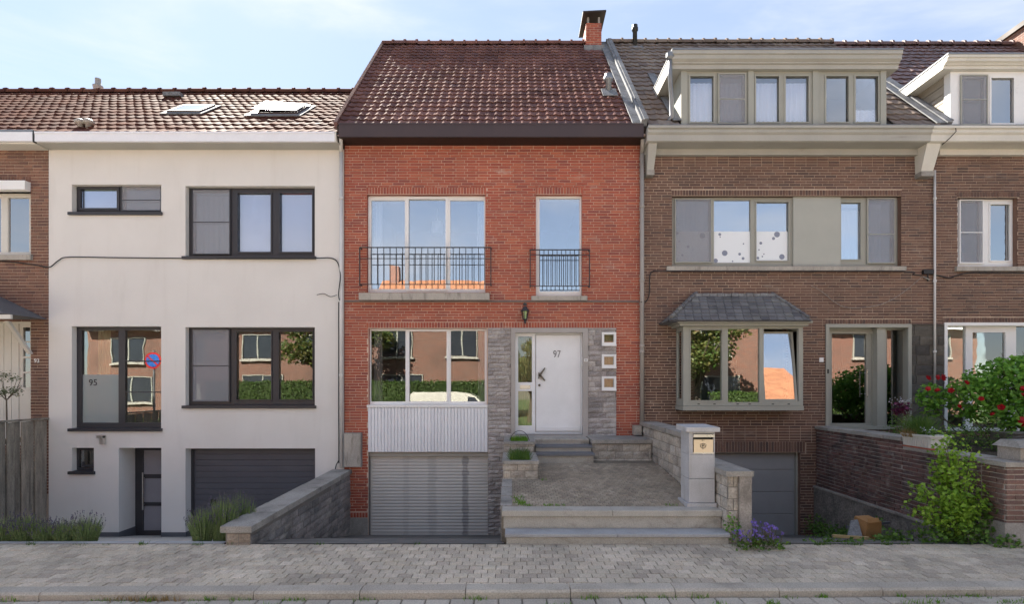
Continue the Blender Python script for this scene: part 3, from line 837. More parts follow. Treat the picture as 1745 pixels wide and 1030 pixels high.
# conduit along the front
MB().tube([(XL+.01,-.03,ez(514)),(-2.0,-.032,ez(514.4)),(0,-.03,ez(514.2)),(XR-.02,-.03,ez(514.6))], .017, 6).build('conduit', m_conduit, h97)

# roof
YE, ZE, YR, ZR = -.34, 7.12, 3.5, 11.17
rf = roof_body(h97, XL-.05, XR+.0, YE, ZE, YR, ZR, 7.3, 7.2)
S97 = math.hypot(YR-YE, ZR-ZE)
tile_roof(rf, XL-.06, XR-.18, YE+.02, ZE+.01, YR, ZR, .174, 23, m_tile97, [(1.9, 2.5, S97*.90, S97)], 0, 300)
ridge_tiles(rf, XL-.08, 1.93, YR, ZR+.02, m_tile97)
gable(h97, XL, YE, ZE, YR, ZR, 7.3, 7.2, m_mortar97); gable(h97, XR+.0, YE, ZE, YR, ZR, 7.3, 7.2, m_mortar97)
# verge tiles on the left edge
vm = MB(); vm.box(-.035, .035, 0, .26, -.10, .035); vme = vm.mesh('verge_tile', m_tile97)
P97 = math.atan2(ZR-ZE, YR-YE)
for i in range(23):
    o = bpy.data.objects.new('verge_tile', vme); COL.objects.link(o); o.parent = rf
    o.matrix_basis = Matrix.Translation((XL-.07, YE+math.cos(P97)*i*S97/23, ZE+math.sin(P97)*i*S97/23+.03)) @ Matrix.Rotation(P97+.03, 4, 'X')
gt = MB().prism([(-.365,7.155),(-.365,6.885),(.0,6.885),(.0,7.02),(-.345,7.02),(-.345,7.155)], lambda u, v, t: (t, u, v), ex(577,-.365), ex(1097,-.365)).build('gutter', m_gutter97, h97)
MB().box(ex(577,-.365)+.01, ex(1097,-.365)-.01, -.372, -.366, 7.12, 7.135).build('gutter_bead', m_gutter97, gt)
MB().box(XL, XR, -.362, -.002, 6.872, 6.884).build('soffit', m_soffit97, h97)
# party wall upstand with lead between 97 and 99
def slope_strip(x0, x1, lift0, lift1, mat, name, parent, y0=YE, y1=YR+.1, w=None):
    d = Vector((0, y1-y0, (y1-y0)*math.tan(P97)))
    n = Vector((0,-math.sin(P97), math.cos(P97)))
    a = Vector((0, y0, ZE + (y0-YE)*math.tan(P97)))
    P = []
    for l in (lift0, lift1):
        P += [a+n*l+Vector((x0,0,0)), a+n*l+Vector((x1,0,0)), a+d+n*l+Vector((x1,0,0)), a+d+n*l+Vector((x0,0,0))]
    mb = MB(); mb.hexa(P); return mb.build(name, mat, parent)
up = slope_strip(XR-.06, XR+.06, -.02, .11, m_lead, 'party_wall_flashing', h97)
slope_strip(XR-.22, XR-.058, .01, .045, m_lead, 'flashing_apron', up)
slope_strip(XR-.01, XR+.08, .105, .125, m_lead, 'flashing_cap', up)
# chimney
ch = MB().box(1.965, 2.365, 3.28, 3.95, 10.6, 11.60).build('chimney', m_mortar97, h97)
rc = courses(1.965, 2.365, 10.7, 11.60, .21, .062, .012, [], 'half')
pieces(ch, rc, at_y(3.28), m_brick97, 'brick', 100, .010, .01, .004)
rc = courses(-3.95, -3.28, 10.7, 11.60, .21, .062, .012, [], 'half')
pieces(ch, rc, facing_left(1.965), m_brick97, 'brick', 100, .010, .01, .004)
cap = MB()
cap.hexa([(1.86,3.15,11.80),(2.47,3.15,11.83),(2.47,4.08,11.77),(1.86,4.08,11.74),(1.86,3.15,11.84),(2.47,3.15,11.87),(2.47,4.08,11.81),(1.86,4.08,11.78)])
cap.build('chimney_cap', m_soffit97, ch)
for x in (2.02, 2.31):
    for y in (3.34, 3.88): MB().box(x-.025, x+.025, y-.025, y+.025, 11.59, 11.79).build('cap_post', m_stone, ch)
MB().box(1.90, 2.43, 3.20, 3.285, 10.78, 10.98).build('chimney_flashing', m_lead, ch)
# roof vent
def vent(rootroof, px, py_base, py_top, Y, r, rc_, mat, name='roof_vent'):
    x = ex(px, Y); z0, z1 = ez(py_base, Y), ez(py_top, Y)
    h = z1-z0
    o = MB().lathe([(r,-.15),(r,h*.70),(rc_*.9,h*.72),(rc_,h*.76),(rc_,h*.86),(rc_*.8,h*.9),(rc_*.85,h*.98),(.02,h)], (x,Y,z0), 14).build(name, mat, rootroof, True)
    n = Vector((0,-math.sin(P97), math.cos(P97)))
    return o
v = vent(rf, 1037, 168, 126, .95, .065, .105, m_zinc)
slope_strip(ex(1037,.95)-.16, ex(1037,.95)+.16, .035, .05, m_lead, 'vent_flashing', rf, .72, 1.02)
# downpipes
pipe([(ex(581.5,-.09),-.09,ez(262)), (ex(581.5,-.09),-.09,ez(797))], .036, m_pipe_white, h97, clips=[ez(341), ez(485), ez(640)])
MB().tube([(ex(580,-.3),-.28,6.90),(ex(581,-.2),-.2,6.82),(ex(581.5,-.09),-.09,6.70)], .036, 10).build('downpipe_elbow', m_pipe_white, h97, True)
pipe([(ex(1094,-.09),-.09,ez(262)), (ex(1094,-.09),-.09,ez(722))], .043, m_pipe_grey, h97, clips=[ez(355), ez(480), ez(590), ez(600)])
MB().tube([(ex(1096,-.3),-.28,6.88),(ex(1095,-.2),-.2,6.80),(ex(1094,-.09),-.09,6.68)], .043, 10).build('downpipe_elbow', m_pipe_grey, h97, True)
# meter cupboard on the left pier
mc = MB().box(ex(586,-.12), ex(615,-.12), -.12, -.01, ez(797,-.12), ez(738.5,-.12)).build('meter_cabinet', m_coping, h97)
MB().box(ex(587,-.12), ex(614,-.12), -.126, -.119, ez(796,-.12), ez(740,-.12)).build('cabinet_door', m_sill, mc)

# ================================================================== wall lantern
ln = thing('wall_lantern', 'dark iron wall lantern above the white front door', 'lantern', (ex(894.5), -.06, ez(545)))
lx, ly = ex(894.7,-.12), -.12
def lz(p): return ez(p, -.12)
MB().lathe([(.035,0),(.038,.02),(.034,.05),(.05,.07),(.088,.0)][:3]+[(.02,.055)], (lx, ly, lz(521)), 8).build('chimney_cap', m_rail, ln)
MB().lathe([(.095,0),(.092,.012),(.04,.075),(.035,.10),(.01,.105)], (lx, ly, lz(531)), 6).build('hood', m_rail, ln)
cg = MB()
for i in range(6):
    w = math.pi/3*i+.3
    cg.tube([(lx+.075*math.cos(w), ly+.075*math.sin(w), lz(531)), (lx+.045*math.cos(w), ly+.045*math.sin(w), lz(545))], .006, 4)
cg.build('cage', m_rail, ln)
MB().lathe([(.042,0),(.070,.162)], (lx, ly, lz(545)), 6).build('glass', m_glass_door, ln)
MB().lathe([(.012,-.08),(.028,-.05),(.02,-.02),(.05,0),(.05,.01)], (lx, ly, lz(545)), 8).build('base', m_rail, ln)
MB().tube([(lx, ly, lz(549)), (lx+.0, -.05, lz(551)), (lx, -.003, lz(546))], .012, 6).build('bracket', m_rail, ln)

# ================================================================== house 95 (white render)
h95 = thing('rendered_house', 'white rendered house with anthracite window frames and dark garage door', 'house', (-6.4, 0, -1.2))
X0, X1 = ex(83), ex(586)
Z0 = -1.25
w1, w2 = O(122.4,274.6,314.6,362.5), O(316,536.5,317,437.8)
w3, w4 = O(122.4,274.6,556.5,731), O(316,536.5,558,692)
w5, dr, gr = O(122.5,160,764,804), O(202.4,275,764,925), O(316,537,765,925)
gr = (gr[0],gr[1],-1.2,gr[3]); dr = (dr[0],dr[1],-1.2,dr[3])
mb = MB(); sheet(mb, X0, X1, Z0, 6.80, [w1,w2,w3,w4,w5,dr,gr], FRONT)
hole_sides(mb, [w1,w2,w3,w4,w5], FRONT, 0, .13); hole_sides(mb, [dr], FRONT, 0, .50); hole_sides(mb, [gr], FRONT, 0, .22)
mb.quad((X0,0,Z0),(X0,.3,Z0),(X0,.3,6.8),(X0,0,6.8))
wall95 = mb.build('wall', m_render, h95)
shell(h95, X0, X1, Z0, 6.80, 7.3, m_render)
YW = .12
def S_(xa, xb, ya, yb): return G(xa, xb, ya, yb, YW)
def sill95(op): return (op[0]-.05, op[1]+.03, op[2]-.055, op[2]+.01, -.05, m_anthra)
window(h95, w1, YW, [dict(g=S_(134,204,319,359), sash=.05, blind=ez(358,YW), gm=m_glass_low), dict(g=S_(211,276,319,359), screen=S_(208,277,316,361), screen_bar=ez(342,YW), blind=ez(358,YW), blind_m=m_curtain)],
       m_anthra, m_glass_up, room_m=m_room, sill=sill95(w1))
window(h95, w2, YW, [dict(g=S_(331,391,328,432), screen=S_(328.5,394,323,435), screen_bar=ez(379.5,YW), curtains=[(ex(330,.3),ex(392,.3),ez(434),ez(326),7)]),
                     dict(g=S_(403,464,327,432), sash=.03, blind=ez(431,YW), gm=m_glass_low), dict(g=S_(475,534.5,327,432), sash=.03, blind=ez(431,YW), gm=m_glass_low)],
       m_anthra, m_glass_up, room_m=m_room, sill=sill95(w2))
W95 = window(h95, w3, YW, [dict(g=S_(139,202,563,721), film=ez(639,YW), film_m=m_frost_soft, curtains=[(ex(137,.3),ex(152,.3),ez(728),ez(560),3,m_curtain_tan),(ex(168,.3),ex(190,.3),ez(645),ez(560),4,m_curtain_tan)]),
                     dict(g=S_(213,277,563,721), bars=(ez(616,YW), ez(669,YW)))],
       m_anthra, m_glass, room_m=m_room_dark, sill=sill95(w3))
text_mesh('95', .185, (ex(157,YW), YW+.025, ez(657.5,YW)), m_dark, W95, depth=.001)
window(h95, w4, YW, [dict(g=S_(331,390,565,682), screen=S_(328,393,561,686), screen_bar=ez(624,YW), gm=m_glass), dict(g=S_(402,464,564,683), sash=.02), dict(g=S_(474,534.5,564,683), sash=.02)],
       m_anthra, m_glass, room_m=m_room_dark, sill=sill95(w4))
W5 = window(h95, w5, YW, [dict(g=S_(134,161.5,768,798))], m_anthra, m_glass_door, room_m=m_room_dark, sill=sill95(w5))
tilt = MB(); a = S_(138,162,769,796)
ring(tilt, a[0], a[1]-.03, a[2], a[3], .045, 0, .04)
tl = tilt.build('tilted_sash', m_anthra, W5); tl.matrix_basis = Matrix.Translation((0,.13,a[2])) @ Matrix.Rotation(rad(-14),4,'X') @ Matrix.Translation((0,0,-a[2]))
# front door in its recess
YD = .47
fr = framed(dr[0], dr[1], dr[2], dr[3], [G(244,276,768,809,YD), G(244,276,816,857,YD), G(244,276,863,905,YD)], YD, .06)
fr = fr.build('front_door', m_anthra, h95)
for a, b in ((768,809),(816,857),(863,905)):
    g = G(244,276,a,b,YD); MB().box(g[0],g[1],YD+.02,YD+.03,g[2],g[3]).build('frosted_pane', m_blind_grey, fr)
MB().tube([(ex(243.3,YD-.05),YD-.05,ez(805.5,YD)), (ex(243.3,YD-.05),YD-.05,ez(869,YD))], .014, 8).tube([(ex(243.3,YD-.05),YD-.05,ez(815,YD)),(ex(243.3,YD-.05),YD,ez(815,YD))], .008, 6).tube([(ex(243.3,YD-.05),YD-.05,ez(860,YD)),(ex(243.3,YD-.05),YD,ez(860,YD))], .008, 6).build('pull_handle', m_steel, fr)
# garage door
gd = MB().box(gr[0]+.002, gr[1]-.002, .205, .25, gr[2], gr[3]-.002).build('garage_door', m_garage95, h95)
ph = .1195; z = ez(774.5,.2); me = MB(); add_piece(me, FRONT, gr[1]-gr[0]-.12, ph-.004, -.010, .004, .006); me = me.mesh('door_panel', m_garage95)
while z-ph > gr[2]:
    o = bpy.data.objects.new('door_panel', me); COL.objects.link(o); o.parent = gd; o.location = ((gr[0]+gr[1])/2+.01, .204, z-ph/2); z -= ph
ring(MB(), gr[0]+.002, gr[1]-.002, gr[2], gr[3]-.002, .055, .185, .206).build('door_frame', m_anthra, gd)
mb = MB().box(ex(359.5,.2), ex(368.5,.2), .165, .195, ez(859,.2), ez(851.5,.2)); mb.box(ex(362.5,.2), ex(365.5,.2), .14, .17, ez(858,.2), ez(852.5,.2)); mb.build('garage_handle', m_black, gd)
# plinth, small lamp
mb = MB()
for a, b in ((X0, dr[0]), (dr[1], gr[0]), (gr[1], X1)): mb.box(a, b, -.012, .0, Z0, ez(908))
mb.box(dr[0], dr[0]+.012, -.012, YD, Z0, ez(908)); mb.box(gr[0], gr[0]+.012, -.012, .185, Z0, ez(908))
mb.build('plinth', m_plinth, h95)
MB().box(dr[0]-.02, dr[1]+.02, .0, .5, -1.21, -1.19).build('door_step', m_plinth, h95)
lm = MB().box(ex(176), ex(181.5), -.10, -.03, ez(757), ez(743)).box(ex(171.5), ex(181.5), -.12, -.02, ez(746.5), ez(742)).box(ex(177.5), ex(180), -.04, .0, ez(752), ez(746)).build('wall_spotlight', m_steel, h95)
# roof, gutter
YE5, ZE5, YR5, ZR5 = -.33, 6.985, 3.5, 9.88
rf5 = roof_body(h95, X0-.02, X1+.02, YE5, ZE5, YR5, ZR5, 7.3, 7.0)
S5 = math.hypot(YR5-YE5, ZR5-ZE5); P5 = math.atan2(ZR5-ZE5, YR5-YE5)
def on5(px, py):                               # drawing point -> (x, s) on the roof plane of 95
    k = (660-py)/(SC*DIST); t = math.tan(P5)    # z - EYE = k (DIST + y);  z = ZE5 + (y-YE5) t
    y = (ZE5 - YE5*t - EYE - k*DIST)/(k - t)
    return ex(px, y), (y-YE5)/math.cos(P5), y, ZE5+(y-YE5)*t
sk = []
for (xa, xb, yt, yb) in ((286, 342, 181, 194.5), (428, 508, 182, 198)):
    xl, s0, *_ = on5(xa, yb); xr, _, *_ = on5(xb, yb); _, s1, *_ = on5(xa, yt)
    sk.append((xl, xr, s0, s0+.78 if xa < 400 else s0+.95))
tile_roof(rf5, X0, X1-.02, YE5+.03, ZE5+.01, YR5, ZR5, .20, 14, m_tile95, sk, 0, 300)
ridge_tiles(rf5, X0, X1-.02, YR5, ZR5+.02, m_tile95, .40)
R5 = Matrix.Translation((0,YE5,ZE5)) @ Matrix.Rotation(P5, 4, 'X')
for i, (xl, xr, s0, s1) in enumerate(sk):
    mb = ring(MB(), 0, 1, 0, 1, 0, 0, 0) if False else MB()
    f = .06
    for (a, b, c, d) in ((xl,xr,s0,s0+f),(xl,xr,s1-f*1.6,s1),(xl,xl+f,s0+f,s1-f),(xr-f,xr,s0+f,s1-f)): mb.box(a, b, c, d, -.03, .075)
    mb.v = [tuple(R5 @ Vector(p)) for p in mb.v]
    so = mb.build('roof_window', m_gutter97, rf5)
    mb = MB()
    if i == 0: mb.box(xl+f, xr-f, s0+f, s1-f, .062, .070); mb.v = [tuple(R5 @ Vector(p)) for p in mb.v]
    else:                                          # pane tilt solved to mirror the sun into the camera, an added glint
        c = R5 @ Vector(((xl*.72+xr*.28), (s0+s1)/2, .085)); nn = (SUN + (CAMV-c).normalized()).normalized()
        ax = (Vector((1,0,0)) - nn*nn.x).normalized(); ay = nn.cross(ax); hx, hy = (xr-xl)/2-f*.6, (s1-s0)/2-f*.6
        c = R5 @ Vector(((xl+xr)/2, (s0+s1)/2, .13))
        q = [c+ax*sx_*hx+ay*sy_*hy for sx_, sy_ in ((-1,-1),(1,-1),(1,1),(-1,1))]
        mb.hexa([t_-nn*.012 for t_ in q]+q)
    po = mb.build('roof_window_pane', m_glass_sky, rf5)
    mb = MB().box(xl-.10, xr+.10, s0-.14, s0+.01, .02, .045).box(xl-.10, xl, s0, s1+.08, .02, .045).box(xr, xr+.10, s0, s1+.08, .02, .045); mb.v = [tuple(R5 @ Vector(p)) for p in mb.v]
    mb.build('roof_window_flashing', m_lead, rf5)
    mb = MB().box(xl+f, xr-f, s0+f, s1-f, -.25, -.24); mb.v = [tuple(R5 @ Vector(p)) for p in mb.v]; mb.build('roof_window_lining', m_cream, rf5)
# chimney stub, vents
x, s_, y, z = on5(166, 158)
cb = MB().box(ex(153,3.9), ex(184,3.9), 3.65, 4.1, 9.5, 10.05).build('chimney', m_brick97, h95)
MB().lathe([(.11,0),(.12,.06),(.10,.10),(.12,.2),(.13,.24),(.075,.26),(.07,.42),(.075,.44)], (ex(167,3.9),3.9,10.05), 12).build('chimney_pot', m_pipe_grey, cb, True)
for px in (127, 140.5):
    x, s_, y, z = on5(px, 221); MB().lathe([(.05,-.1),(.05,.04),(.10,.05),(.11,.10),(.06,.14),(.01,.145)], (x, y+.15, z+.14), 12).build('roof_vent', m_pipe_grey, rf5, True)
x, s_, y, z = on5(296, 166); MB().box(x-.22, x+.22, y-.1, y+.2, z+.0, z+.10).build('vent_tile', m_lead, rf5)
g5 = MB().prism([(-.36,6.98),(-.36,6.795),(.0,6.795),(.0,6.88),(-.34,6.88),(-.34,6.98)], lambda u, v, t: (t, u, v), ex(59,-.36), ex(570,-.36)).build('gutter', m_fascia95, h95)
MB().box(ex(59,-.36), ex(570,-.36), -.372, -.361, 6.945, 6.985).build('gutter_trim', m_fascia95, g5)
MB().prism([(-.36,6.99),(-.36,6.79),(.0,6.79),(.0,6.99)], lambda u, v, t: (t, u, v), ex(570,-.36)+.001, ex(572.5,-.36)).build('gutter_end', m_cream, g5)
MB().box(X0, X1, -.30, -.001, 6.785, 6.793).build('soffit', m_cornice99, h95)

# ================================================================== house 93 (brown brick, far left)
h93 = thing('brick_house', 'brown mottled brick house at the left edge with slate porch roof and cream door', 'house', (-12.4, 0, .4))
A0, A1 = -16.0, X0-.004
u1 = O(-60, 53, 311, 443); d1 = O(-90, 53, 548, 760)
wall93 = sheet(MB(), A0, A1, -1.2, 6.80, [u1, d1], FRONT).build('wall', m_mortar99, h93)
recs = courses(A0, A1, -.2, 6.8, .185, .0625, .012, [u1, d1, O(-60,53,301,311)], 'wild')
pieces(wall93, recs, FRONT, m_brick93, 'brick', 300, .008, .01, .003)
pieces(wall93, soldier(ex(-60), ex(53), ez(310.6), ez(301)), FRONT, m_brick93, 'lintel_brick', 40, .009, .01, .002)
shell(h93, A0, A1, -1.2, 6.80, 7.3, m_mortar99)
YW = .10
window(h93, O(-60,53,327,435), YW, [dict(g=G(13,50,337,430,YW), blind=ez(395,YW), blind_m=m_curtain), dict(g=G(-50,2,337,430,YW))], m_cream, m_glass_up, room_m=m_room, reveal_m=m_mortar99,
       sill=(ex(-62), ex(57), ez(444), ez(435), -.06, m_sill))
sb = MB().box(ex(-60), ex(53), -.14, .12, ez(327), ez(312)).build('shutter_box', m_white, h93)
fr = framed(*[d1[0], d1[1], d1[2], d1[3]], [G(39,51.5,558,582,.1), G(39,51.5,584,608,.1), G(39,51.5,611,634,.1), G(39,51.5,637,661,.1)], .10, .06).build('door_frame', m_cream, h93)
for a, b in ((558,582),(584,608),(611,634),(637,661)):
    g = G(39,51.5,a,b,.1); MB().box(g[0],g[1],.13,.136,g[2],g[3]).build('pane', m_glass_door, fr)
room(ex(36), ex(53), d1[2], d1[3], .165, .8, m_room_dark, fr)
mb = MB(); hole_sides(mb, [d1], FRONT, 0, .1); mb.build('reveal', m_mortar99, fr)
for k in range(9):
    a = ex(-80+k*12.6,.1); MB().box(a+.004, a+.146, .082, .10, d1[2], ez(551)).build('door_board', m_cream, fr)
pr = MB()
xe, xt = ex(60,-.55), -12.6
pr.hexa([(xt,-.95,ez(545)),(ex(59,-.3),-.95,ez(545)),(ex(59,-.3),.0,ez(545)),(xt,.0,ez(545)),(xt,-.5,ez(470)),(ex(2),-.5,ez(506)),(ex(2),.0,ez(506)),(xt,.0,ez(470))])
pr = pr.build('porch_roof', m_slate, h93)
cr = []
for i in range(9):
    for k in range(4):
        a = ex(-60)+i*.14+k*.05; 
MB().box(xt, ex(57,-.5), -.97, -.93, ez(549,-.5), ez(542,-.5)).build('bargeboard', m_cream, pr)
MB().hexa([(ex(8),-.62,ez(548)),(ex(14),-.62,ez(548)),(ex(14),-.55,ez(548)),(ex(8),-.55,ez(548)),(ex(8),-.62,ez(545)),(ex(14),-.62,ez(545)),(ex(14),-.55,ez(545)),(ex(8),-.55,ez(545))])
def beam(p, q, w, mat, name, parent):
    p, q = Vector(p), Vector(q); t = (q-p).normalized(); s_ = t.cross(Vector((0,1,0))).normalized()*w; d = Vector((0,w,0))
    return MB().hexa([p-s_-d,p+s_-d,p+s_+d,p-s_+d,q-s_-d,q+s_-d,q+s_+d,q-s_+d]).build(name, mat, parent)
beam((ex(13,-.5),-.5,ez(548,-.5)), (ex(53,-.03),-.05,ez(604)), .035, m_cream, 'porch_brace', h93)
text_mesh('93', .115, (ex(63.5), -.012, ez(618.5)), m_white, h93, depth=.004)
g3 = MB().prism([(-.36,6.98),(-.36,6.80),(.0,6.80),(.0,6.90),(-.34,6.90),(-.34,6.98)], lambda u, v, t: (t, u, v), A0, ex(55,-.36)).build('gutter', m_fascia95, h93)
MB().box(A0, ex(55,-.36), -.352, .0, 6.985, 7.03).build('gutter_lining', m_zinc, g3)
MB().box(A0, A1, -.30, -.001, 6.770, 6.797).build('soffit', m_cream, h93)
MB().box(ex(55,-.36)+.005, ex(59,-.36)-.005, -.36, -.30, 6.78, 7.0).build('gutter_joint', m_black, g3)
rf3 = roof_body(h93, A0, A1, YE5, ZE5, YR5, ZR5, 7.3, 7.0)
tile_roof(rf3, A0, A1, YE5+.03, ZE5+.01, YR5, ZR5, .20, 14, m_tile95, [], 0, 300)
ridge_tiles(rf3, A0, A1, YR5, ZR5+.02, m_tile95, .40)

# ================================================================== house 99 (brown brick with bay window)
h99 = thing('brick_house', 'brown brick house with slate roofed bay window and wide taupe dormer', 'house', (5.6, 0, -1.1))
B0, B1 = XR+.004, ex(1593)
wu = O(1145,1535.5,334,454); dd = O(1406,1551.6,553,730); gg = O(1158,1364,772,925); gg = (gg[0],gg[1],-1.12,gg[3])
bay_op = (ex(1180), ex(1340), ez(688), ez(562))
wall99 = sheet(MB(), B0, B1, -1.15, 6.80, [wu, dd, gg, bay_op], FRONT).build('wall', m_mortar99, h99)
sol = [O(1144,1537,324,333.6), O(1406,1552,544.5,552.6), O(1150,1372,753,771.6)]
stz = O(1552,1592,552.6,740)
bay_zone = (ex(1186), ex(1335), ez(690), ez(512))
recs = courses(B0, B1, -1.1, 6.80, .225, .0572, .012, [wu, dd, gg, stz, bay_zone]+sol, 'wild')
pieces(wall99, recs, FRONT, m_brick99, 'brick', 240, .008, .01, .0022)
pieces(wall99, sum([soldier(*s_) for s_ in sol], []), FRONT, m_brick99, 'lintel_brick', 60, .009, .01, .002, rest='lintel_bricks')
shell(h99, B0, B1, -1.15, 6.80, 7.3, m_mortar99)
sf = MB().box(stz[0], ex(1607.5), -.004, .01, stz[2], stz[3]).build('stone_facing', m_stone_joint, h99)
pieces(sf, courses(stz[0]+.004, ex(1607.5), stz[2], stz[3]-.004, .34, .2, .01, [], 'rand', lvar=.2), at_y(-.004), m_stone_dark, 'facing_stone', 80, .03, .003, .004, 0, .014)
YW = .10
def S9(xa, xb, ya, yb): return G(xa, xb, ya, yb, YW)
zf = ez(394, YW)
def dots(lst): return [(ex(1130+a/6.865, YW), ez(320+b/6.865, YW), r/6.865*(DIST+YW)/(SC*DIST)) for a, b, r in lst]
WU = window(h99, wu, YW, [
    dict(g=S9(1150,1209,340,447), film=zf, curtains=[(ex(1149,.3),ex(1210,.3),ez(395),ez(335),6)], screen=S9(1149,1212.5,339,449),
         dots=dots([(173,527,16),(465,560,33),(195,625,9),(296,688,15),(228,787,13),(350,722,6),(333,757,6)])),
    dict(g=S9(1216.5,1279,341,448), film=zf, dots=dots([(669,543,17),(674,574,8),(947,653,9),(727,762,33),(902,774,16),(942,825,17),(620,852,26),(819,858,9)])),
    dict(g=S9(1287,1345,343,446), sash=.02, film=zf, dots=dots([(1340,543,34),(1299,590,18),(1150,645,17),(1129,724,9),(1186,774,8),(1168,802,9),(1116,820,16),(1397,806,32)])),
    dict(g=S9(1431,1468,344,444), sash=.02, blind=ez(352,YW), curtains=[(ex(1430,.3),ex(1473,.3),ez(452),ez(352),4)]),
    dict(g=S9(1477.5,1522,340,448), screen=S9(1476,1524,338,450), screen_bar=ez(400,YW), curtains=[(ex(1476,.3),ex(1500,.3),ez(452),ez(340),4)])],
    m_taupe, m_glass_up, room_m=m_room, reveal_m=m_brick99)
MB().box(ex(1350,YW), ex(1430,YW), YW-.045, YW-.002, ez(455,YW), ez(335,YW)).build('infill_panel', m_taupe_light, WU)
sl = MB().box(ex(1137,-.09), ex(1545,-.09), -.09, .10, ez(461,-.09), ez(454,-.09)).build('window_sill', m_sill, h99)

# bay window
YB = -.46
bx0, bx1 = ex(1164.5,YB), ex(1368.5,YB); bz0, bz1 = ez(700,YB), ez(556,YB)
by = MB()
gl = [G(1176.5,1230.5,562.5,683,YB), G(1240.5,1294.5,560.5,686,YB), G(1301.5,1361,560.5,684,YB)]
by = framed(bx0, bx1, bz0+.09, bz1, gl, YB, .07)
by = by.build('bay_window', m_taupe, h99)
ring(MB(), gl[0][0]-.02, gl[0][1]+.02, gl[0][2]-.02, gl[0][3]+.02, .022, YB-.012, YB+.02).build('sash', m_taupe, by)
for i, g in enumerate(gl[:2]): MB().box(g[0],g[1],YB+.035,YB+.041,g[2],g[3]).build('pane', m_glass_bay, by)
tl = MB(); g = gl[2]
t0 = ring(MB(), g[0]+.0, g[1]-.02, g[2]+.0, g[3]-.03, .035, -.02, .03).build('tilted_sash', m_taupe, by)
t1 = MB().box(g[0]+.03, g[1]-.05, .0, .006, g[2]+.035, g[3]-.06).build('pane', m_glass_up, by)
for t in (t0, t1): t.matrix_basis = Matrix.Translation((0,YB+.02,g[2])) @ Matrix.Rotation(rad(-7.5),4,'X') @ Matrix.Translation((0,0,-g[2]))
MB().box(bx0-.02, bx1+.0, YB-.03, .0, bz0, bz0+.085).build('sill', m_taupe, by)
for px in (1190.5,1217.5,1257,1277.5,1317,1344): MB().box(ex(px-2,YB), ex(px+2,YB), YB-.004, YB+.01, ez(690,YB), ez(688.5,YB)).build('drain_slot', m_black, by)
# glazed left and right cheeks
for x, sgn in ((bx0, 1), (bx1, -1)):
    ck = MB(); xa, xb = (x, x+.055*sgn); lo, hi = min(xa,xb), max(xa,xb)
    ck.box(lo, hi, YB+.071, YB+.12, bz0+.09, bz1); ck.box(lo, hi, -.06, -.001, bz0+.09, bz1)
    ck.box(lo, hi, YB+.12, -.06, bz0+.09, bz0+.22); ck.box(lo, hi, YB+.12, -.06, bz1-.08, bz1)
    ck.build('bay_cheek', m_taupe, by)
    MB().box(lo+.024, lo+.030, YB+.12, -.06, bz0+.22, bz1-.08).build('pane', m_glass_bay, by)
room(bay_op[0], bay_op[1], bay_op[2], bay_op[3], .0, 2.4, m_room_dark, by)
# bay cornice and slate roof
cz = ez(556.5,YB)
mb = MB(); mb.box(bx0-.10, bx1+.05, YB-.10, .0, cz, cz+.045); mb.box(bx0-.16, bx1+.10, YB-.16, .0, cz+.047, cz+.085)
mb.build('bay_cornice', m_taupe, by)
ex0, ex1, ey, ezz = ex(1140.5,-.66), ex(1383,-.66), -.66, cz+.09
rx0, rx1, ry, rz = ex(1184,-.12), ex(1320,-.12), -.10, ez(504,-.12)
br = MB().hexa([(ex0,ey,ezz-.02),(ex1,ey,ezz-.02),(ex1,.0,ezz-.02),(ex0,.0,ezz-.02),(rx0,ry,rz),(rx1,ry,rz),(rx1,.0,rz),(rx0,.0,rz)]).build('bay_roof', m_slate, h99)
def slates(parent, a, b, c, d, rows, w, mat, name='slate', lift=.006):
    """flat slates on the quad a (low left) b (low right) c (top right) d (top left)"""
    a, b, c, d = map(Vector, (a,b,c,d)); n = (b-a).cross(d-a).normalized()
    for r in range(rows):
        t0, t1 = r/rows, min(1, (r+1.25)/rows)
        l0, r0 = a.lerp(d,t0), b.lerp(c,t0); L = (r0-l0).length
        k = max(1, round(L/w)); ux = (r0-l0)/k; up = ((d-a)+(c-b))*.5; up = (up - ux.normalized()*up.dot(ux.normalized()))*(t1-t0)
        off = .5*(r % 2)
        for i in range(k+(1 if off else 0)):
            s0, s1 = max(0, i-off), min(k, i+1-off)
            if s1-s0 < .3: continue
            p, q = l0+ux*(s0+.03), l0+ux*(s1-.03)
            sh = Vector((RND.uniform(-.004,.004),0,0)); li = lift*1.9+RND.uniform(0,.004)
            dl_, dr_ = Vector((0,0,0)), Vector((0,0,0))
            p2, q2 = p+up, q+up
            # clip top corners to the hips
            lt, rt = a.lerp(d,t1), b.lerp(c,t1); e = ux.normalized()
            if (p2-lt).dot(e) < 0: p2 = p2 + e*min(-(p2-lt).dot(e), (q2-p2).length*.95)
            if (q2-rt).dot(e) > 0: q2 = q2 - e*min((q2-rt).dot(e), (q2-p2).length*.95)
            bo = -up.normalized()*.012*RND.random()
            MB().hexa([p+n*.001+bo, q+n*.001+bo, q2+n*.001, p2+n*.001, p+n*(li+.007)+bo, q+n*(li+.007)+bo, q2+n*.005, p2+n*.005]).build(name, mat, parent)
slates(br, (ex0,ey,ezz), (ex1,ey,ezz), (rx1,ry,rz), (rx0,ry,rz), 7, .16, m_slate)
slates(br, (ex0,0,ezz), (ex0,ey,ezz), (rx0,ry,rz), (rx0,0,rz), 7, .17, m_slate)
slates(br, (ex1,ey,ezz), (ex1,0,ezz), (rx1,0,rz), (rx1,ry,rz), 7, .17, m_slate)
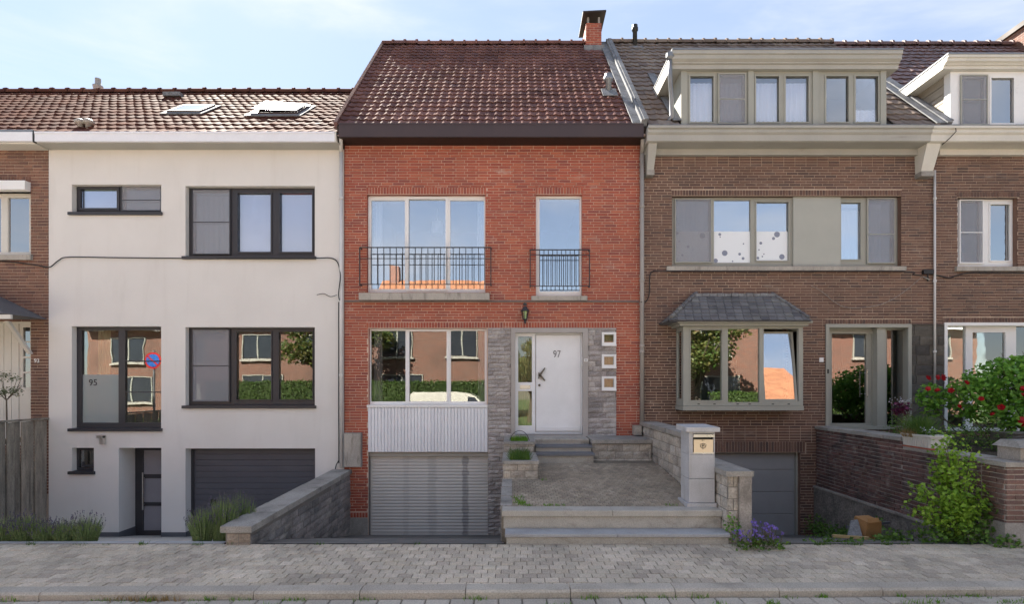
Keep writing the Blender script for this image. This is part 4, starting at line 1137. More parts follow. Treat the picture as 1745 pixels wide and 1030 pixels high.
for i in range(11):
    x = rx0+(rx1-rx0)*(i+.5)/11; MB().box(x-.068, x+.068, ry-.05, .0, rz-.02, rz+.035+.008*(i%2)).build('ridge_slate', m_lead, br)
for (pa, pb) in (((ex0,ey,ezz),(rx0,ry,rz)),):
    for i in range(8):
        p = Vector(pa).lerp(Vector(pb), (i+.5)/8); q = Vector(pa).lerp(Vector(pb), (i+1.6)/8)
        MB().tube([p+Vector((0,-.01,.035)), q+Vector((0,-.01,.02))], [.045,.035], 6).build('hip_slate', m_slate, br)
for i in range(8):
    p = Vector((ex1,ey,ezz)).lerp(Vector((rx1,ry,rz)), (i+.5)/8); q = Vector((ex1,ey,ezz)).lerp(Vector((rx1,ry,rz)), (i+1.6)/8)
    MB().tube([p+Vector((0,-.01,.025)), q+Vector((0,-.01,.015))], [.035,.028], 6).build('hip_slate', m_slate, br)
# front door of 99
YD = .18
gl = [G(1417,1476.5,569,722,YD), G(1511.5,1541,563,726,YD)]
fr = framed(dd[0]+.002, dd[1]-.002, dd[2], dd[3]-.002, gl, YD, .07).build('front_door', m_taupe, h99)
mb = MB(); hole_sides(mb, [dd], FRONT, -.02, YD); mb.build('jamb', m_taupe, fr)
ring(MB(), dd[0]-.001, dd[1]+.001, dd[2]-.03, dd[3]+.001, .07, -.035, .02).build('outer_frame', m_taupe, fr)
MB().box(ex(1495,.02), ex(1509,.02), .02, YD, dd[2], dd[3]-.07).build('door_post', m_taupe, fr)
for g in gl: MB().box(g[0],g[1],YD+.03,YD+.036,g[2],g[3]).build('pane', m_glass_door, fr)
ring(MB(), ex(1412,YD), ex(1489,YD), ez(727,YD), ez(565,YD), .05, YD-.03, YD-.001).build('door_leaf', m_taupe, fr)
MB().tube([(ex(1478.5,.08),.10,ez(630,.08)),(ex(1478.5,.08),.10,ez(678,.08))], .014, 8).tube([(ex(1478.5,.08),.10,ez(636,.08)),(ex(1478.5,.08),YD,ez(636,.08))], .008, 6).tube([(ex(1478.5,.08),.10,ez(672,.08)),(ex(1478.5,.08),YD,ez(672,.08))], .008, 6).build('pull_handle', m_steel, fr)
room(dd[0]+.01, dd[1]-.01, dd[2], dd[3], YD+.07, 2.0, m_room_dark, fr)
MB().box(ex(1395.5), ex(1402.5), -.022, -.008, ez(617.5), ez(610)).build('number_plate', m_white, h99)
MB().box(ex(1408), ex(1410.5), -.045, -.034, ez(637), ez(630)).build('doorbell', m_black, fr)
# garage of 99
gd = MB().box(gg[0]+.002, gg[1]-.002, .16, .2, gg[2], gg[3]).build('garage_door', m_garage99, h99)
zs = [ez(p,.16) for p in (773,801,839,876.5,914)]
for a, b in zip(zs, zs[1:]):
    mb = MB(); add_piece(mb, Matrix.Translation(((gg[0]+gg[1])/2-.01, .158, (a+b)/2)), gg[1]-gg[0]-.09, a-b-.012, -.012, .002, .006); mb.build('door_panel', m_garage99, gd)
mb = MB(); hole_sides(mb, [gg], FRONT, .001, .16); mb.build('reveal', m_brick99, gd)
MB().box(ex(1361), ex(1366.5), .10, .16, gg[2], gg[3]-.002).build('door_frame', m_taupe, gd)

# cornice and corbels of 99, continuing cream on 101
def cornice(house, x0, x1, mat, zt, name='cornice'):
    prof = [(-.50,zt),(-.50,zt-.045),(-.46,zt-.06),(-.46,zt-.115),(-.42,zt-.15),(-.41,zt-.26),(-.38,zt-.275),(0.0,zt-.275),(0.0,zt-.02)]
    o = MB().prism(prof, lambda u, v, t: (t, u, v), x0, x1).build(name, mat, house)
    MB().box(x0, x1, -.504, -.10, zt+.001, zt+.014).build('cornice_lead', m_zinc, o)
    return o
ZC = ez(215,-.46)
c9 = cornice(h99, ex(1104,-.46), ex(1589,-.46), m_cornice99, ZC)
MB().box(B0+.02, B1-.05, -.10, .0, ZC-.40, ZC-.277).build('frieze', m_cornice99, h99)
def corbel(house, xa, xb, ya, yb, mat):
    x0, x1 = ex(xa,-.3), ex(xb,-.3); z1, z0 = ez(ya,-.3), ez(yb,-.3)
    mb = MB().hexa([(x0+.02,-.16,z0+.10),(x1-.02,-.16,z0+.10),(x1-.02,.0,z0+.10),(x0+.02,.0,z0+.10),(x0,-.36,z1),(x1,-.36,z1),(x1,.0,z1),(x0,.0,z1)])
    o = mb.build('corbel', mat, house); MB().box(x0+.01, x1-.01, -.185, .0, z0, z0+.098).build('corbel_foot', m_coping, o)
corbel(h99, 1104, 1119, 243, 294, m_cornice99)
corbel(h99, 1577, 1601, 243, 296, m_cream)
# roof of 99
rf9 = roof_body(h99, B0, B1, YE, ZE-.02, YR, ZR+.05, 7.3, 7.2)
DMX0, DMX1, DY = ex(1160,-.22), ex(1507,-.22), -.22
dz0, dz1 = ez(213,DY), ez(122,DY)
S9L = math.hypot(YR-YE, ZR-ZE)
s_top = (dz1+.35-ZE)/math.sin(P97)
tile_roof(rf9, B0+.10, B1, YE+.02, ZE+.0, YR, ZR+.05, .20, 20, m_tile99, [(DMX0-.03, DMX1+.03, 0, s_top)], 0, 300)
ridge_tiles(rf9, B0+.06, B1, YR, ZR+.06, m_tile99, .32)
gable(h99, B1, YE, ZE, YR, ZR, 7.3, 7.2, m_mortar99)
v = vent(rf9, 1082, 80, 42, 3.35, .06, .085, m_black); slope_strip(ex(1082,3.35)-.18, ex(1082,3.35)+.18, .03, .045, m_lead, 'vent_flashing', rf9, 3.1, 3.4)
# dormer of 99
def dormer(house, x0, x1, y, z0, z1, glasses, mat, gm, fas, over, hfas, matfas, side_m, seg=None, yback=1.7, name='dormer', inner=None):
    holes = glasses
    d = framed(x0, x1, z0, z1, holes, y, .07).build(name, mat, house)
    for i, g in enumerate(holes):
        ring(MB(), g[0]-.03, g[1]+.03, g[2]-.03, g[3]+.03, .03, y-.014, y+.02).build('sash', mat, d)
        MB().box(g[0],g[1],y+.03,y+.036,g[2],g[3]).build('pane', gm, d)
    mb = MB(); mb.box(x0, x1, y+.07, yback, z0, z1, skip='f'); mb.build('dormer_cheeks', side_m, d)
    room(x0+.06, x1-.06, z0+.05, z1-.03, y+.075, yback-y-.4, m_room, d)
    zt = z1+hfas
    prof = [(y-over,zt),(y-over,zt-hfas*.22),(y-over+.03,zt-hfas*.26),(y-over+.03,zt-hfas*.50),(y-over*.62,zt-hfas*.62),(y-over*.62,zt-hfas*.70),(y-over*.45,zt-hfas*.74),(y-over*.42,z1+.002),(yback,z1+.002),(yback,zt)]
    f = MB().prism(prof, lambda u, v, t: (t, u, v), fas[0], fas[1]).build('dormer_fascia', matfas, d)
    MB().box(fas[0]-.01, fas[1]+.01, y-over-.012, yback+.3, zt+.001, zt+.028).build('dormer_roof', m_zinc, d)
    return d
gl = [G(a, b, 130, 208, DY) for a, b in ((1176,1215.5),(1227,1266),(1288,1327),(1338.5,1377.5),(1407.5,1445.5),(1457.5,1496))]
d9 = dormer(h99, DMX0, DMX1, DY, dz0, dz1, gl, m_taupe, m_glass_low, (ex(1146,-.44), ex(1539,-.44)), .22, .295, m_cornice99, m_taupe)
for i in range(4):
    g = gl[i]; drape(g[0]-.02, g[1]+.02, g[2]-.02, g[3]-.09, DY+.085, .015, 5, m_curtain, d9)
g = gl[5]; drape(g[0]-.02, g[1]+.02, g[2]-.02, g[2]+.28, DY+.085, .015, 4, m_curtain, d9, flare=.1)
g = gl[1]; mb = ring(MB(), g[0]-.05, g[1]+.05, g[2]-.05, g[3]+.05, .022, DY-.04, DY-.016); mb.box(g[0]-.03,g[1]+.03,DY-.035,DY-.022,ez(170,DY)-.008,ez(170,DY)+.008)
mb.build('insect_screen_frame', m_taupe, d9); MB().box(g[0]-.03,g[1]+.03,DY-.030,DY-.028,g[2]-.03,g[3]+.03).build('insect_screen', m_screen, d9)
for a in (1160, 1274, 1384, 1499):
    MB().box(ex(a,DY)+.0, ex(a+8,DY)+.02, DY-.03, DY-.001, dz0, dz1).build('pilaster', m_taupe, d9)
MB().tube([(ex(1143,-.4),-.36,ez(98,-.4)),(ex(1143,-.4),-.36,ez(130,-.4)),(ex(1145,-.2),-.18,ez(165,-.2)),(ex(1145,-.2),-.18,ez(200,-.2)),(ex(1137,-.2),-.12,ez(206,-.2))], .042, 10).build('dormer_downpipe', m_zinc, d9, True)
MB().lathe([(.05,0),(.085,.04),(.085,.12)], (ex(1143,-.4),-.36,ez(98,-.4)-.02), 10).build('hopper', m_zinc, d9)
slope_strip(DMX0-.16, DMX0+.0, .03, .05, m_lead, 'dormer_flashing', rf9, YE+.1, 1.75)

# ================================================================== house 101 (right edge)
h101 = thing('brick_house', 'brown brick house at the right edge with cream dormer and white ground floor door', 'house', (11.0, 0, 1.0))
C0, C1 = B1+.004, 13.4
vu = O(1631.5,1733.6,337,455); vd = O(1608,1850,550.5,735)
wall101 = sheet(MB(), C0, C1, .6, 6.80, [vu, vd], FRONT).build('wall', m_mortar99, h101)
sol = [O(1630,1737,327.5,336.6), O(1606,1852,541.5,550.2)]
recs = courses(C0, C1, .6, 6.80, .225, .0572, .012, [vu, vd]+sol, 'wild')
pieces(wall101, recs, FRONT, m_brick99, 'brick', 240, .008, .01, .0022)
pieces(wall101, sum([soldier(*s_) for s_ in sol], []), FRONT, m_brick99, 'lintel_brick', 60, .009, .01, .002, rest='lintel_bricks')
shell(h101, C0, C1, .6, 6.80, 7.3, m_mortar99)
window(h101, vu, YW, [dict(g=S9(1635,1669,345,447), screen=S9(1633,1674,341,450), screen_bar=ez(397,YW), curtains=[(ex(1633,.3),ex(1672,.3),ez(452),ez(340),5)]),
                      dict(g=S9(1685,1722,347,446), sash=.02, curtains=[(ex(1700,.3),ex(1726,.3),ez(452),ez(340),3,m_curtain,.1)])], m_white, m_glass_up, room_m=m_room, reveal_m=m_brick99,
       sill=(ex(1626), ex(1745), ez(463), ez(455), -.07, m_sill))
fr = framed(vd[0], vd[1], vd[2], vd[3], [G(1613.5,1644.5,557,730,.12), G(1656,1712,567,730,.12), G(1730,1750,557,730,.12), G(1762,1840,557,730,.12)], .10, .07).build('ground_floor_front', m_white, h101)
for a, b, c in ((1613.5,1644.5,557),(1656,1712,567),(1730,1750,557),(1762,1840,557)):
    g = G(a,b,c,730,.12); MB().box(g[0],g[1],.135,.141,g[2],g[3]).build('pane', m_glass, fr)
    MB().box(g[0]-.01,g[1]+.01,.16,.17,g[2],g[3]).build('frosted_backing', m_blind_warm, fr)
ring(MB(), vd[0]-.001, vd[1]+.001, vd[2], vd[3]+.001, .06, -.03, .02).build('outer_frame', m_white, fr)
mb = MB(); hole_sides(mb, [(vd[0],vd[1],vd[2],vd[3])], FRONT, .02, .1); mb.build('jamb', m_white, fr)
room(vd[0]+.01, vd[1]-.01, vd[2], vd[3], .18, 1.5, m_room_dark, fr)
cornice(h101, ex(1589,-.46)+.003, C1, m_cream, ZC-.004)
MB().box(B1+.02, C1, -.10, .0, ZC-.40, ZC-.281).build('frieze', m_cream, h101)
rf1 = roof_body(h101, C0, C1, YE, ZE-.02, YR, ZR-.02, 7.3, 7.2)
D1X0, D1Y = ex(1622,-.22), -.22
d1z0, d1z1 = ez(213,D1Y), ez(122,D1Y)
s_top1 = (d1z1+.1-ZE)/math.sin(P97)
tile_roof(rf1, C0+.0, C1, YE+.02, ZE+.0, YR, ZR-.02, .20, 20, m_tile101, [(D1X0-.03, 12.6, 0, s_top1)], 0, 300)
ridge_tiles(rf1, C0+.02, C1, YR, ZR+.0, m_tile101, .32)
gl = [G(1640,1676,133,210,D1Y), G(1688.5,1727,133,210,D1Y), G(1760,1800,133,210,D1Y)]
d1 = dormer(h101, D1X0, 12.6, D1Y, d1z0, d1z1, gl, m_white, m_glass_up, (ex(1616,-.44), 12.8), .22, .21, m_cream, m_cheek)
g = gl[0]; mb = ring(MB(), g[0]-.06, g[1]+.06, g[2]-.05, g[3]+.05, .022, D1Y-.04, D1Y-.016); mb.box(g[0]-.04,g[1]+.04,D1Y-.035,D1Y-.022,ez(171,D1Y)-.008,ez(171,D1Y)+.008)
mb.build('insect_screen_frame', m_taupe, d1); MB().box(g[0]-.04,g[1]+.04,D1Y-.030,D1Y-.028,g[2]-.04,g[3]+.04).build('insect_screen', m_screen, d1)
g = gl[1]; MB().box(g[0]-.01,g[1]+.01,D1Y+.08,D1Y+.085,g[2]-.01,g[3]+.01).build('blind', m_blind, d1)
for k in range(6):                                   # boards on the cheek of the dormer
    z = d1z0+.02+k*(d1z1-d1z0)/6
    MB().box(D1X0-.016, D1X0-.001, D1Y+.16, 1.6, z, z+(d1z1-d1z0)/6-.014).build('cheek_board', m_cheek, d1)
MB().box(D1X0-.03, D1X0-.001, D1Y-.001, D1Y+.155, d1z0, d1z1).build('corner_board', m_white, d1)
slope_strip(D1X0-.20, D1X0-.0, .03, .05, m_lead, 'dormer_flashing', rf1, YE+.1, 1.7)
up9 = slope_strip(B1-.05, B1+.05, .0, .07, m_lead, 'party_wall_flashing', h101, YE, 1.3)
slope_strip(B1-.24, B1-.071, .03, .05, m_lead, 'flashing_apron', up9, YE, 1.3)
x_, y_ = ex(1594,.3), .22
MB().lathe([(.06,-.1),(.06,.02),(.12,.03),(.13,.08),(.07,.12),(.01,.125)], (x_, y_, 7.78), 12).build('roof_vent', m_pipe_grey, rf1, True)
pipe([(ex(1593,-.05),-.05,ez(292)), (ex(1593,-.05),-.05,ez(700))], .021, m_pipe_white, h101, clips=[ez(340), ez(480), ez(600)])
MB().tube([(ex(1622,-.4),-.48,ez(216,-.4)),(ex(1622,-.4),-.50,ez(228,-.4)),(ex(1614,-.4),-.46,ez(238,-.4)),(ex(1603,-.3),-.33,ez(248,-.3))], .008, 6).build('drain_hose', m_cable, h101)

# taller house beyond, its side wall rising above the roofs
h103 = thing('tall_house', 'tall orange brick side wall rising behind the roof at the right edge', 'house', (16.5, 3, -1))
MB().box(13.45, 19.5, .3, 5.6, -1.0, 11.45).build('wall', m_brick_far, h103)
MB().box(13.38, 19.6, .2, 5.7, 11.45, 11.58).build('eaves', m_soffit97, h103)
MB().prism([(.1,11.6),(5.8,11.6),(2.9,13.0)], lambda u, v, t: (t, u, v), 14.6, 19.6).build('roof', m_tile97, h103)

# ================================================================== pavement, kerb, road
SL = math.atan(.034)
XW = 16.0
PM = Matrix.Translation((0, FY, -.005)) @ Matrix.Rotation(SL, 4, 'X') @ Matrix.Rotation(rad(-90), 4, 'X')
pv = MB().hexa([(-XW,kerb_y(-XW)-.05,-.5),(XW,kerb_y(XW)-.05,-.5),(XW,FY+.02,-.5),(-XW,FY+.02,-.5),
                (-XW,kerb_y(-XW)-.05,pave_z(kerb_y(-XW)-.05)-.010),(XW,kerb_y(XW)-.05,pave_z(kerb_y(XW)-.05)-.010),(XW,FY+.02,pave_z(FY+.02)-.010),(-XW,FY+.02,pave_z(FY+.02)-.010)]).build('pavement', m_joint)
struct(pv)
recs = [r for r in courses(-11.5, 11.5, -1.56, .0, .147, .120, .006, [], 'half', lvar=.02) if r[2]+FY > kerb_y((r[0]+r[1])/2)-.10]
pieces(pv, recs, PM, m_paver, 'paver', 300, .002, .03, .003, .005, 0, 'pavers', .014)
kb = MB(); A = lambda x, dy, z: (x, kerb_y(x)+dy, z)
kb.hexa([A(-XW,-.155,-.5),A(XW,-.155,-.5),A(XW,-.01,-.5),A(-XW,-.01,-.5),A(-XW,-.155,-.075),A(XW,-.155,-.075),A(XW,-.01,-.06),A(-XW,-.01,-.06)])
kb = struct(kb.build('kerb', m_joint))
x = -11.9; i = 0
while x < 11.9:
    a, b = x+.004, x+1.04-.004; x += 1.04
    za, zb = pave_z(kerb_y(a))+.007+RND.uniform(-.003,.003), pave_z(kerb_y(b))+.007+RND.uniform(-.003,.003)
    n = .022
    MB().prism([(-.165,-.17),(-.165,-.025),(-.143,-.004),(0,0),(0,-.17)], lambda u, v, t: A(t, u, (za if t < (a+b)/2 else zb)+v), a, b).build('kerb_stone', m_kerb, kb)
rd = MB().quad((-120,-13.4,-.16),(120,-13.4,-.16),(120,-4.6,-.16),(-120,-4.6,-.16)); rd = struct(rd.build('road', m_road))
GM = Matrix.Translation((0, 0, -.118)) @ Matrix.Rotation(rad(-90), 4, 'X')
gr_ = []
for r in courses(-11.5, 11.5, 0, .66, .235, .165, .012, [], 'half', lvar=.03):
    gr_.append(r)
GK = Matrix.Translation((0, kerb_y(0)-.175-.66, -.118)) @ Matrix.Rotation(math.atan(.0135), 4, 'Z') @ Matrix.Rotation(rad(-90), 4, 'X')
pieces(rd, gr_, GK, m_kerb, 'gutter_block', 300, .001, .05, .003, .008, 0, 'gutter_blocks', .01)
# far side of the street
struct(MB().box(-120, 120, -15.6, -13.4, -.5, -.02).build('far_pavement', m_road))
struct(MB().box(-120, 120, -70, -15.6, -.5, .05).build('far_gardens', m_lawn))

# sloping drives
def ramp_(name, x0, x1, y0, z0, z1, mat, y1=.0):
    mb = MB(); n = 6
    for i in range(n):
        a, b = i/n, (i+1)/n
        f = lambda t: z0 + (z1-z0)*(t*t*(3-2*t)*.25 + t*.75)
        mb.quad((x0,y0+(y1-y0)*a,f(a)),(x1,y0+(y1-y0)*a,f(a)),(x1,y0+(y1-y0)*b,f(b)),(x0,y0+(y1-y0)*b,f(b)))
    return struct(mb.build(name, mat))
ramp_('forecourt', -9.42, -3.58, -4.06, -.02, -1.185, m_ramp_bounce, .5)
ramp_('driveway', -3.26, -.10, FY+.02, -.004, -1.075, m_ramp, .14)
ramp_('driveway', 3.0, 6.2, FY+.02, -.004, -1.075, m_ramp, .16)
eg = struct(MB().box(-9.5, -3.62, FY+.0, FY+.09, -.3, -.002).build('edging', m_joint))
x = -9.5
while x < -3.7:
    MB().box(x+.004, min(x+.996,-3.62), FY+.001, FY+.088, -.2, .006).build('edging_stone', m_bluestone, eg); x += 1.0

# ================================================================== front terrace of 97
TX0, TX1 = -.13, 2.72
tr = thing('front_terrace', 'raised paved terrace with stone steps leading up to the white front door', 'terrace', (1.3, -2.5, 0))
YF, YBK, ZF_, ZBK = -3.66, -1.23, .365, .60
tb = MB().hexa([(TX0,YF-.2,-1.2),(TX1,YF-.2,-1.2),(TX1,.0,-1.2),(TX0,.0,-1.2),(TX0,YF-.2,ZF_-.03),(TX1,YF-.2,ZF_-.03),(TX1,.0,ZBK+.07),(TX0,.0,ZBK+.07)])
tb = tb.build('terrace_body', m_joint2, tr)
ts = math.atan2(ZBK-ZF_, YBK-YF)
TM = Matrix.Translation((0, YF, ZF_-.004)) @ Matrix.Rotation(ts, 4, 'X') @ Matrix.Rotation(rad(-90), 4, 'X')
pieces(tb, courses(0.0, 2.62, 0, math.hypot(YBK-YF, ZBK-ZF_), .080, .080, .005, [], 'half'), TM, m_paver2, 'paver', 300, .002, .03, .002, .004, 0, 'pavers', .01)
# front steps: two long treads
for (x0, x1, y0, y1, z0, z1, nm) in ((TX0, 2.735, -3.90, YF+.0, .285, .365, 'top_step'), (-.09, 2.73, -4.15, -3.875, .085, .130, 'bottom_step')):
    k = 2; w = (x1-x0)/k
    for i in range(k):
        mb = MB(); add_piece(mb, Matrix.Translation((x0+w*(i+.5), y0, (z0+z1)/2)), w-.004, z1-z0, 0, y1-y0, .006); mb.build('step_slab', m_step if nm == 'top_step' else m_bluestone, tr)
MB().box(TX0+.02, 2.72, -3.865, -3.6, .120, .284).build('riser', m_step, tr)
MB().box(-.07, 2.715, -4.12, -3.70, -.08, .0845).build('riser', m_step, tr)
ks = 3
for i in range(ks):
    y0 = YF+.003 + i*.45; z = ZF_ + (y0-YF)*math.tan(ts)
    MB().hexa([(TX0-.025,y0,-.9),(.0,y0,-.9),(.0,y0+.444,-.9),(TX0-.025,y0+.444,-.9),(TX0-.025,y0,z+.012),(.0,y0,z+.012),(.0,y0+.444,z+.05),(TX0-.025,y0+.444,z+.05)]).build('edge_stone', m_coping, tr)
# upper steps to the door
SX0, SX1 = .435, 1.47
MB().box(SX0, SX1, -.63, .0, .3, .938).build('landing', m_step, tr); MB().box(SX0, SX1+.0, -.65, -.081, .940, .975).build('step_tread', m_sill, tr)
MB().box(SX0, SX1, -.93, -.632, .3, .838).build('riser', m_step, tr); MB().box(SX0, SX1+.01, -.96, -.632, .840, .880).build('step_tread', m_nosing, tr)
MB().box(SX0, SX1, -1.21, -.932, .3, .728).build('riser', m_step, tr); MB().box(SX0, SX1+.02, -1.24, -.932, .730, .770).build('step_tread', m_nosing, tr)
# low wall right of the steps
lw = MB().box(SX1+.022, 2.61, -.86, -.001, .3, .915).build('low_wall', m_stone_joint, tr)
pieces(lw, courses(SX1+.03, 2.60, .5, .91, .30, .135, .008, [], 'half', lvar=.12), at_y(-.86), m_block, 'block', 60, .02, .01, .004, 0, .014)
MB().box(SX1+.021, 2.612, -.91, -.001, .917, .985).build('coping', m_coping, lw)
MB().box(ex(1077), ex(1089.5), -.2, -.012, ez(741), ez(725)).build('corner_block', m_block, tr)

def planter(y0, y1, zt, zb, label, far=False):
    p = thing('planter', label, 'planter', (.13, (y0+y1)/2, zb))
    x0, x1 = -.155, .43
    b = MB(); ring_ = [(x0+.02,x1-.02,y0+.02,y0+.10),(x0+.02,x1-.02,y1-.10,y1-.01),(x0+.02,x0+.12,y0+.10,y1-.10),(x1-.12,x1-.02,y0+.10,y1-.10)]
    for (a, c, d, e) in ring_: b.box(a, c, d, e, zb, zt-.05)
    b = b.build('wall', m_stone_joint, p)
    pieces(b, courses(x0+.02, x1-.02, zb+.02, zt-.055, .21, .105, .008, [], 'half', lvar=.1), at_y(y0+.02), m_block, 'block', 40, .016, .005, .003, 0, .012)
    pieces(b, courses(-y1, -y0-.02, zb+.02, zt-.055, .21, .105, .008, [], 'half', lvar=.1), facing_left(x0+.02), m_block, 'block', 40, .016, .005, .003, 0, .012)
    c = MB(); c.box(x0,x1,y0-.01,y0+.12,zt-.05,zt); c.box(x0,x0+.13,y0+.121,y1-.01,zt-.05,zt); c.box(x1-.13,x1,y0+.121,y1-.01,zt-.05,zt)
    c.build('rim', m_coping, p)
    MB().box(x0+.10,x1-.10,y0+.09,y1-.05,zb+.02,zt-.07).build('soil', m_soil, p)
    return p
planter(-1.16, -.02, .975, .45, 'upper stone planter beside the door step')
planter(-2.30, -1.17, .785, .40, 'lower stone planter on the terrace, in front of the upper one')

# ================================================================== garden walls
gw = thing('garden_wall', 'limestone block wall with coping along the right side of the terrace', 'wall', (2.8, -2, 0))
wb = MB().box(2.63, 2.90, -2.9, -.001, -1.2, 1.20).build('back_section', m_stone_joint, gw)
pieces(wb, courses(.0, 2.9, .40, 1.20, .30, .155, .010, [], 'half', lvar=.15), facing_left(2.63), m_block, 'block', 150, .02, .01, .005, 0, .014)
for a, b in ((-2.92,-1.95),(-1.946,-.97),(-.966,-.001)): MB().box(2.585, 2.93, a, b, 1.202, 1.27).build('coping_stone', m_coping, gw)
wf = MB().box(2.745, 3.02, -4.03, -2.901, -1.2, .835).build('front_section', m_stone_joint, gw)
pieces(wf, courses(2.901, 4.03, -.05, .835, .27, .150, .010, [], 'half', lvar=.15), facing_left(2.745), m_block, 'block', 150, .02, .01, .005, 0, .014)
pieces(wf, courses(2.75, 2.868, -.05, .83, .14, .150, .010, [], 'half', lvar=.1), at_y(-4.03), m_block, 'block', 20, .02, .01, .005, 0, .014)
MB().box(2.874, 3.03, -4.075, -3.90, -.1, .833).build('end_post', m_concrete, gw)
for a, b in ((-4.09,-3.2),(-3.196,-2.40)): MB().box(2.70, 3.05, a, b, .837, .905).build('coping_stone', m_coping, gw)

lwall = thing('garden_wall', 'low dirty block wall with wide concrete coping left of the roller shutter drive', 'wall', (-3.43, -2, -.1))
body = MB().hexa([(-3.58,FY-.02,-1.2),(-3.285,FY-.02,-1.2),(-3.285,-.001,-1.2),(-3.58,-.001,-1.2),(-3.58,FY-.02,.15),(-3.285,FY-.02,.15),(-3.285,-.001,.225),(-3.58,-.001,.225)]).build('wall_body', m_stone_joint, lwall)
rr = courses(FY-.02, -.001, -1.2, .215, .29, .118, .007, [], 'half', lvar=.1)
rr = [r for r in rr if r[3] < .15+.075*(r[0]+4.14)/4.14+.01]
pieces(body, rr, facing_right(-3.285), m_block_dark, 'block', 300, .016, .01, .004, 0, .012)
pieces(body, courses(-3.565, -3.275, -.1, .145, .30, .118, .007, [], 'half'), at_y(FY-.02), m_block_warm, 'block', 10, .014, .01, .003, 0, .012)
ys = [FY-.05, -2.9, -1.55, -.001]; zc = lambda y: .235 + .065*(y+4.14)/4.14
for a, b in zip(ys, ys[1:]):
    b -= .004
    MB().hexa([(-3.635,a,zc(a)-.085),(-3.245,a,zc(a)-.085),(-3.245,b,zc(b)-.085),(-3.635,b,zc(b)-.085),(-3.635,a,zc(a)-.006),(-3.245,a,zc(a)-.006),(-3.245,b,zc(b)),(-3.635,b,zc(b))]).build('coping_stone', m_coping, lwall)

# brick retaining wall right of the drive of 99
rw = thing('retaining_wall', 'weathered brick retaining wall with pier right of the grey garage drive', 'wall', (6.4, -2, 0))
WX = 6.17
b = MB().box(WX+.006, WX+.30, -3.80, -2.4, -1.2, 1.00).build('wall_front_section', m_mortar_old, rw)
b2 = MB().box(WX+.006, WX+.30, -2.399, -.001, -1.2, 1.12).build('wall_back_section', m_mortar_old, rw)
pieces(b2, courses(.02, 2.39, -.03, 1.11, .222, .064, .014, [], 'half', lvar=.03), facing_left(WX), m_brick_old, 'brick', 220, .010, .015, .009)
pieces(b, courses(2.40, 3.79, -.03, .99, .222, .064, .014, [], 'half', lvar=.03), facing_left(WX), m_brick_old, 'brick', 80, .010, .015, .009)
for i in range(6):
    y0 = -2.42+i*.403; j1, j2 = RND.uniform(-.012,.012), RND.uniform(-.02,.02)
    MB().box(WX-.05+j2, WX+.34, y0, y0+.395 if i < 5 else -.001, 1.121, 1.18+j1).build('coping_stone', m_coping, b2)
MB().box(WX-.02, WX+.34, -3.81, -2.421, 1.002, 1.04).build('coping', m_coping, b)
for i in range(7):
    MB().box(WX-.03, WX+.2, -3.0+i*.083-.0, -3.0+i*.083+.078, 1.041, 1.062).build('cover_tile', m_brick97, b)
MB().box(WX-.055, WX+.003, -3.80, -.001, -1.2, -.065).build('footing', m_concrete_old, rw)
MB().box(WX-.075, WX+.003, -3.80, -.001, -.064, -.03).build('ledge', m_concrete, rw)
pr = MB().box(WX+.012, WX+3.9, -4.14, -3.801, -.3, .97).build('pier', m_mortar_old, rw)
pieces(pr, courses(3.81, 4.13, .24, .96, .215, .064, .014, [], 'half', lvar=.03), facing_left(WX+.004), m_brick_old2, 'brick', 60, .008, .012, .003)
pieces(pr, courses(WX+.01, WX+3.9, .24, .96, .222, .064, .014, [], 'half', lvar=.03), at_y(-4.142), m_brick_old2, 'brick', 200, .008, .012, .003)
MB().hexa([(WX-.10,-4.25,-.1),(WX+3.9,-4.25,-.1),(WX+3.9,-3.8,-.1),(WX-.10,-3.8,-.1),(WX-.02,-4.16,.27),(WX+3.9,-4.16,.27),(WX+3.9,-3.8,.27),(WX-.02,-3.8,.27)]).build('pier_base', m_concrete, rw)
MB().box(WX-.03, WX+3.9, -4.18, -3.78, .972, 1.03).build('pier_coping', m_coping, rw)
struct(MB().box(WX+.301, 15, -3.799, -.002, -1.0, .96).build('raised_garden', m_soil))
tz = thing('stone_trough', 'rough grey stone trough with sloping lid on the brick pier', 'trough', (6.9, -3.95, 1.03))
MB().box(6.40, 7.7, -4.10, -3.78, 1.031, 1.20).build('body', m_concrete, tz)
MB().hexa([(6.36,-4.15,1.202),(7.74,-4.15,1.202),(7.74,-3.74,1.202),(6.36,-3.74,1.202),(6.42,-4.02,1.285),(7.70,-4.02,1.285),(7.70,-3.80,1.285),(6.42,-3.80,1.285)]).build('lid', m_coping, tz)
gwl = thing('dry_stone_wall', 'low dark rubble wall behind the stone trough, under the rose bush', 'wall', (8.6, -2.4, .9))
gb = MB().box(7.62, 11.5, -2.60, -2.32, .9, 1.26).build('wall_core', m_joint, gwl)
pieces(gb, courses(7.62, 11.5, .96, 1.26, .26, .09, .012, [], 'rand', lvar=.3), at_y(-2.60), m_stone_dark, 'stone', 120, .02, .01, .012, 0, .018)

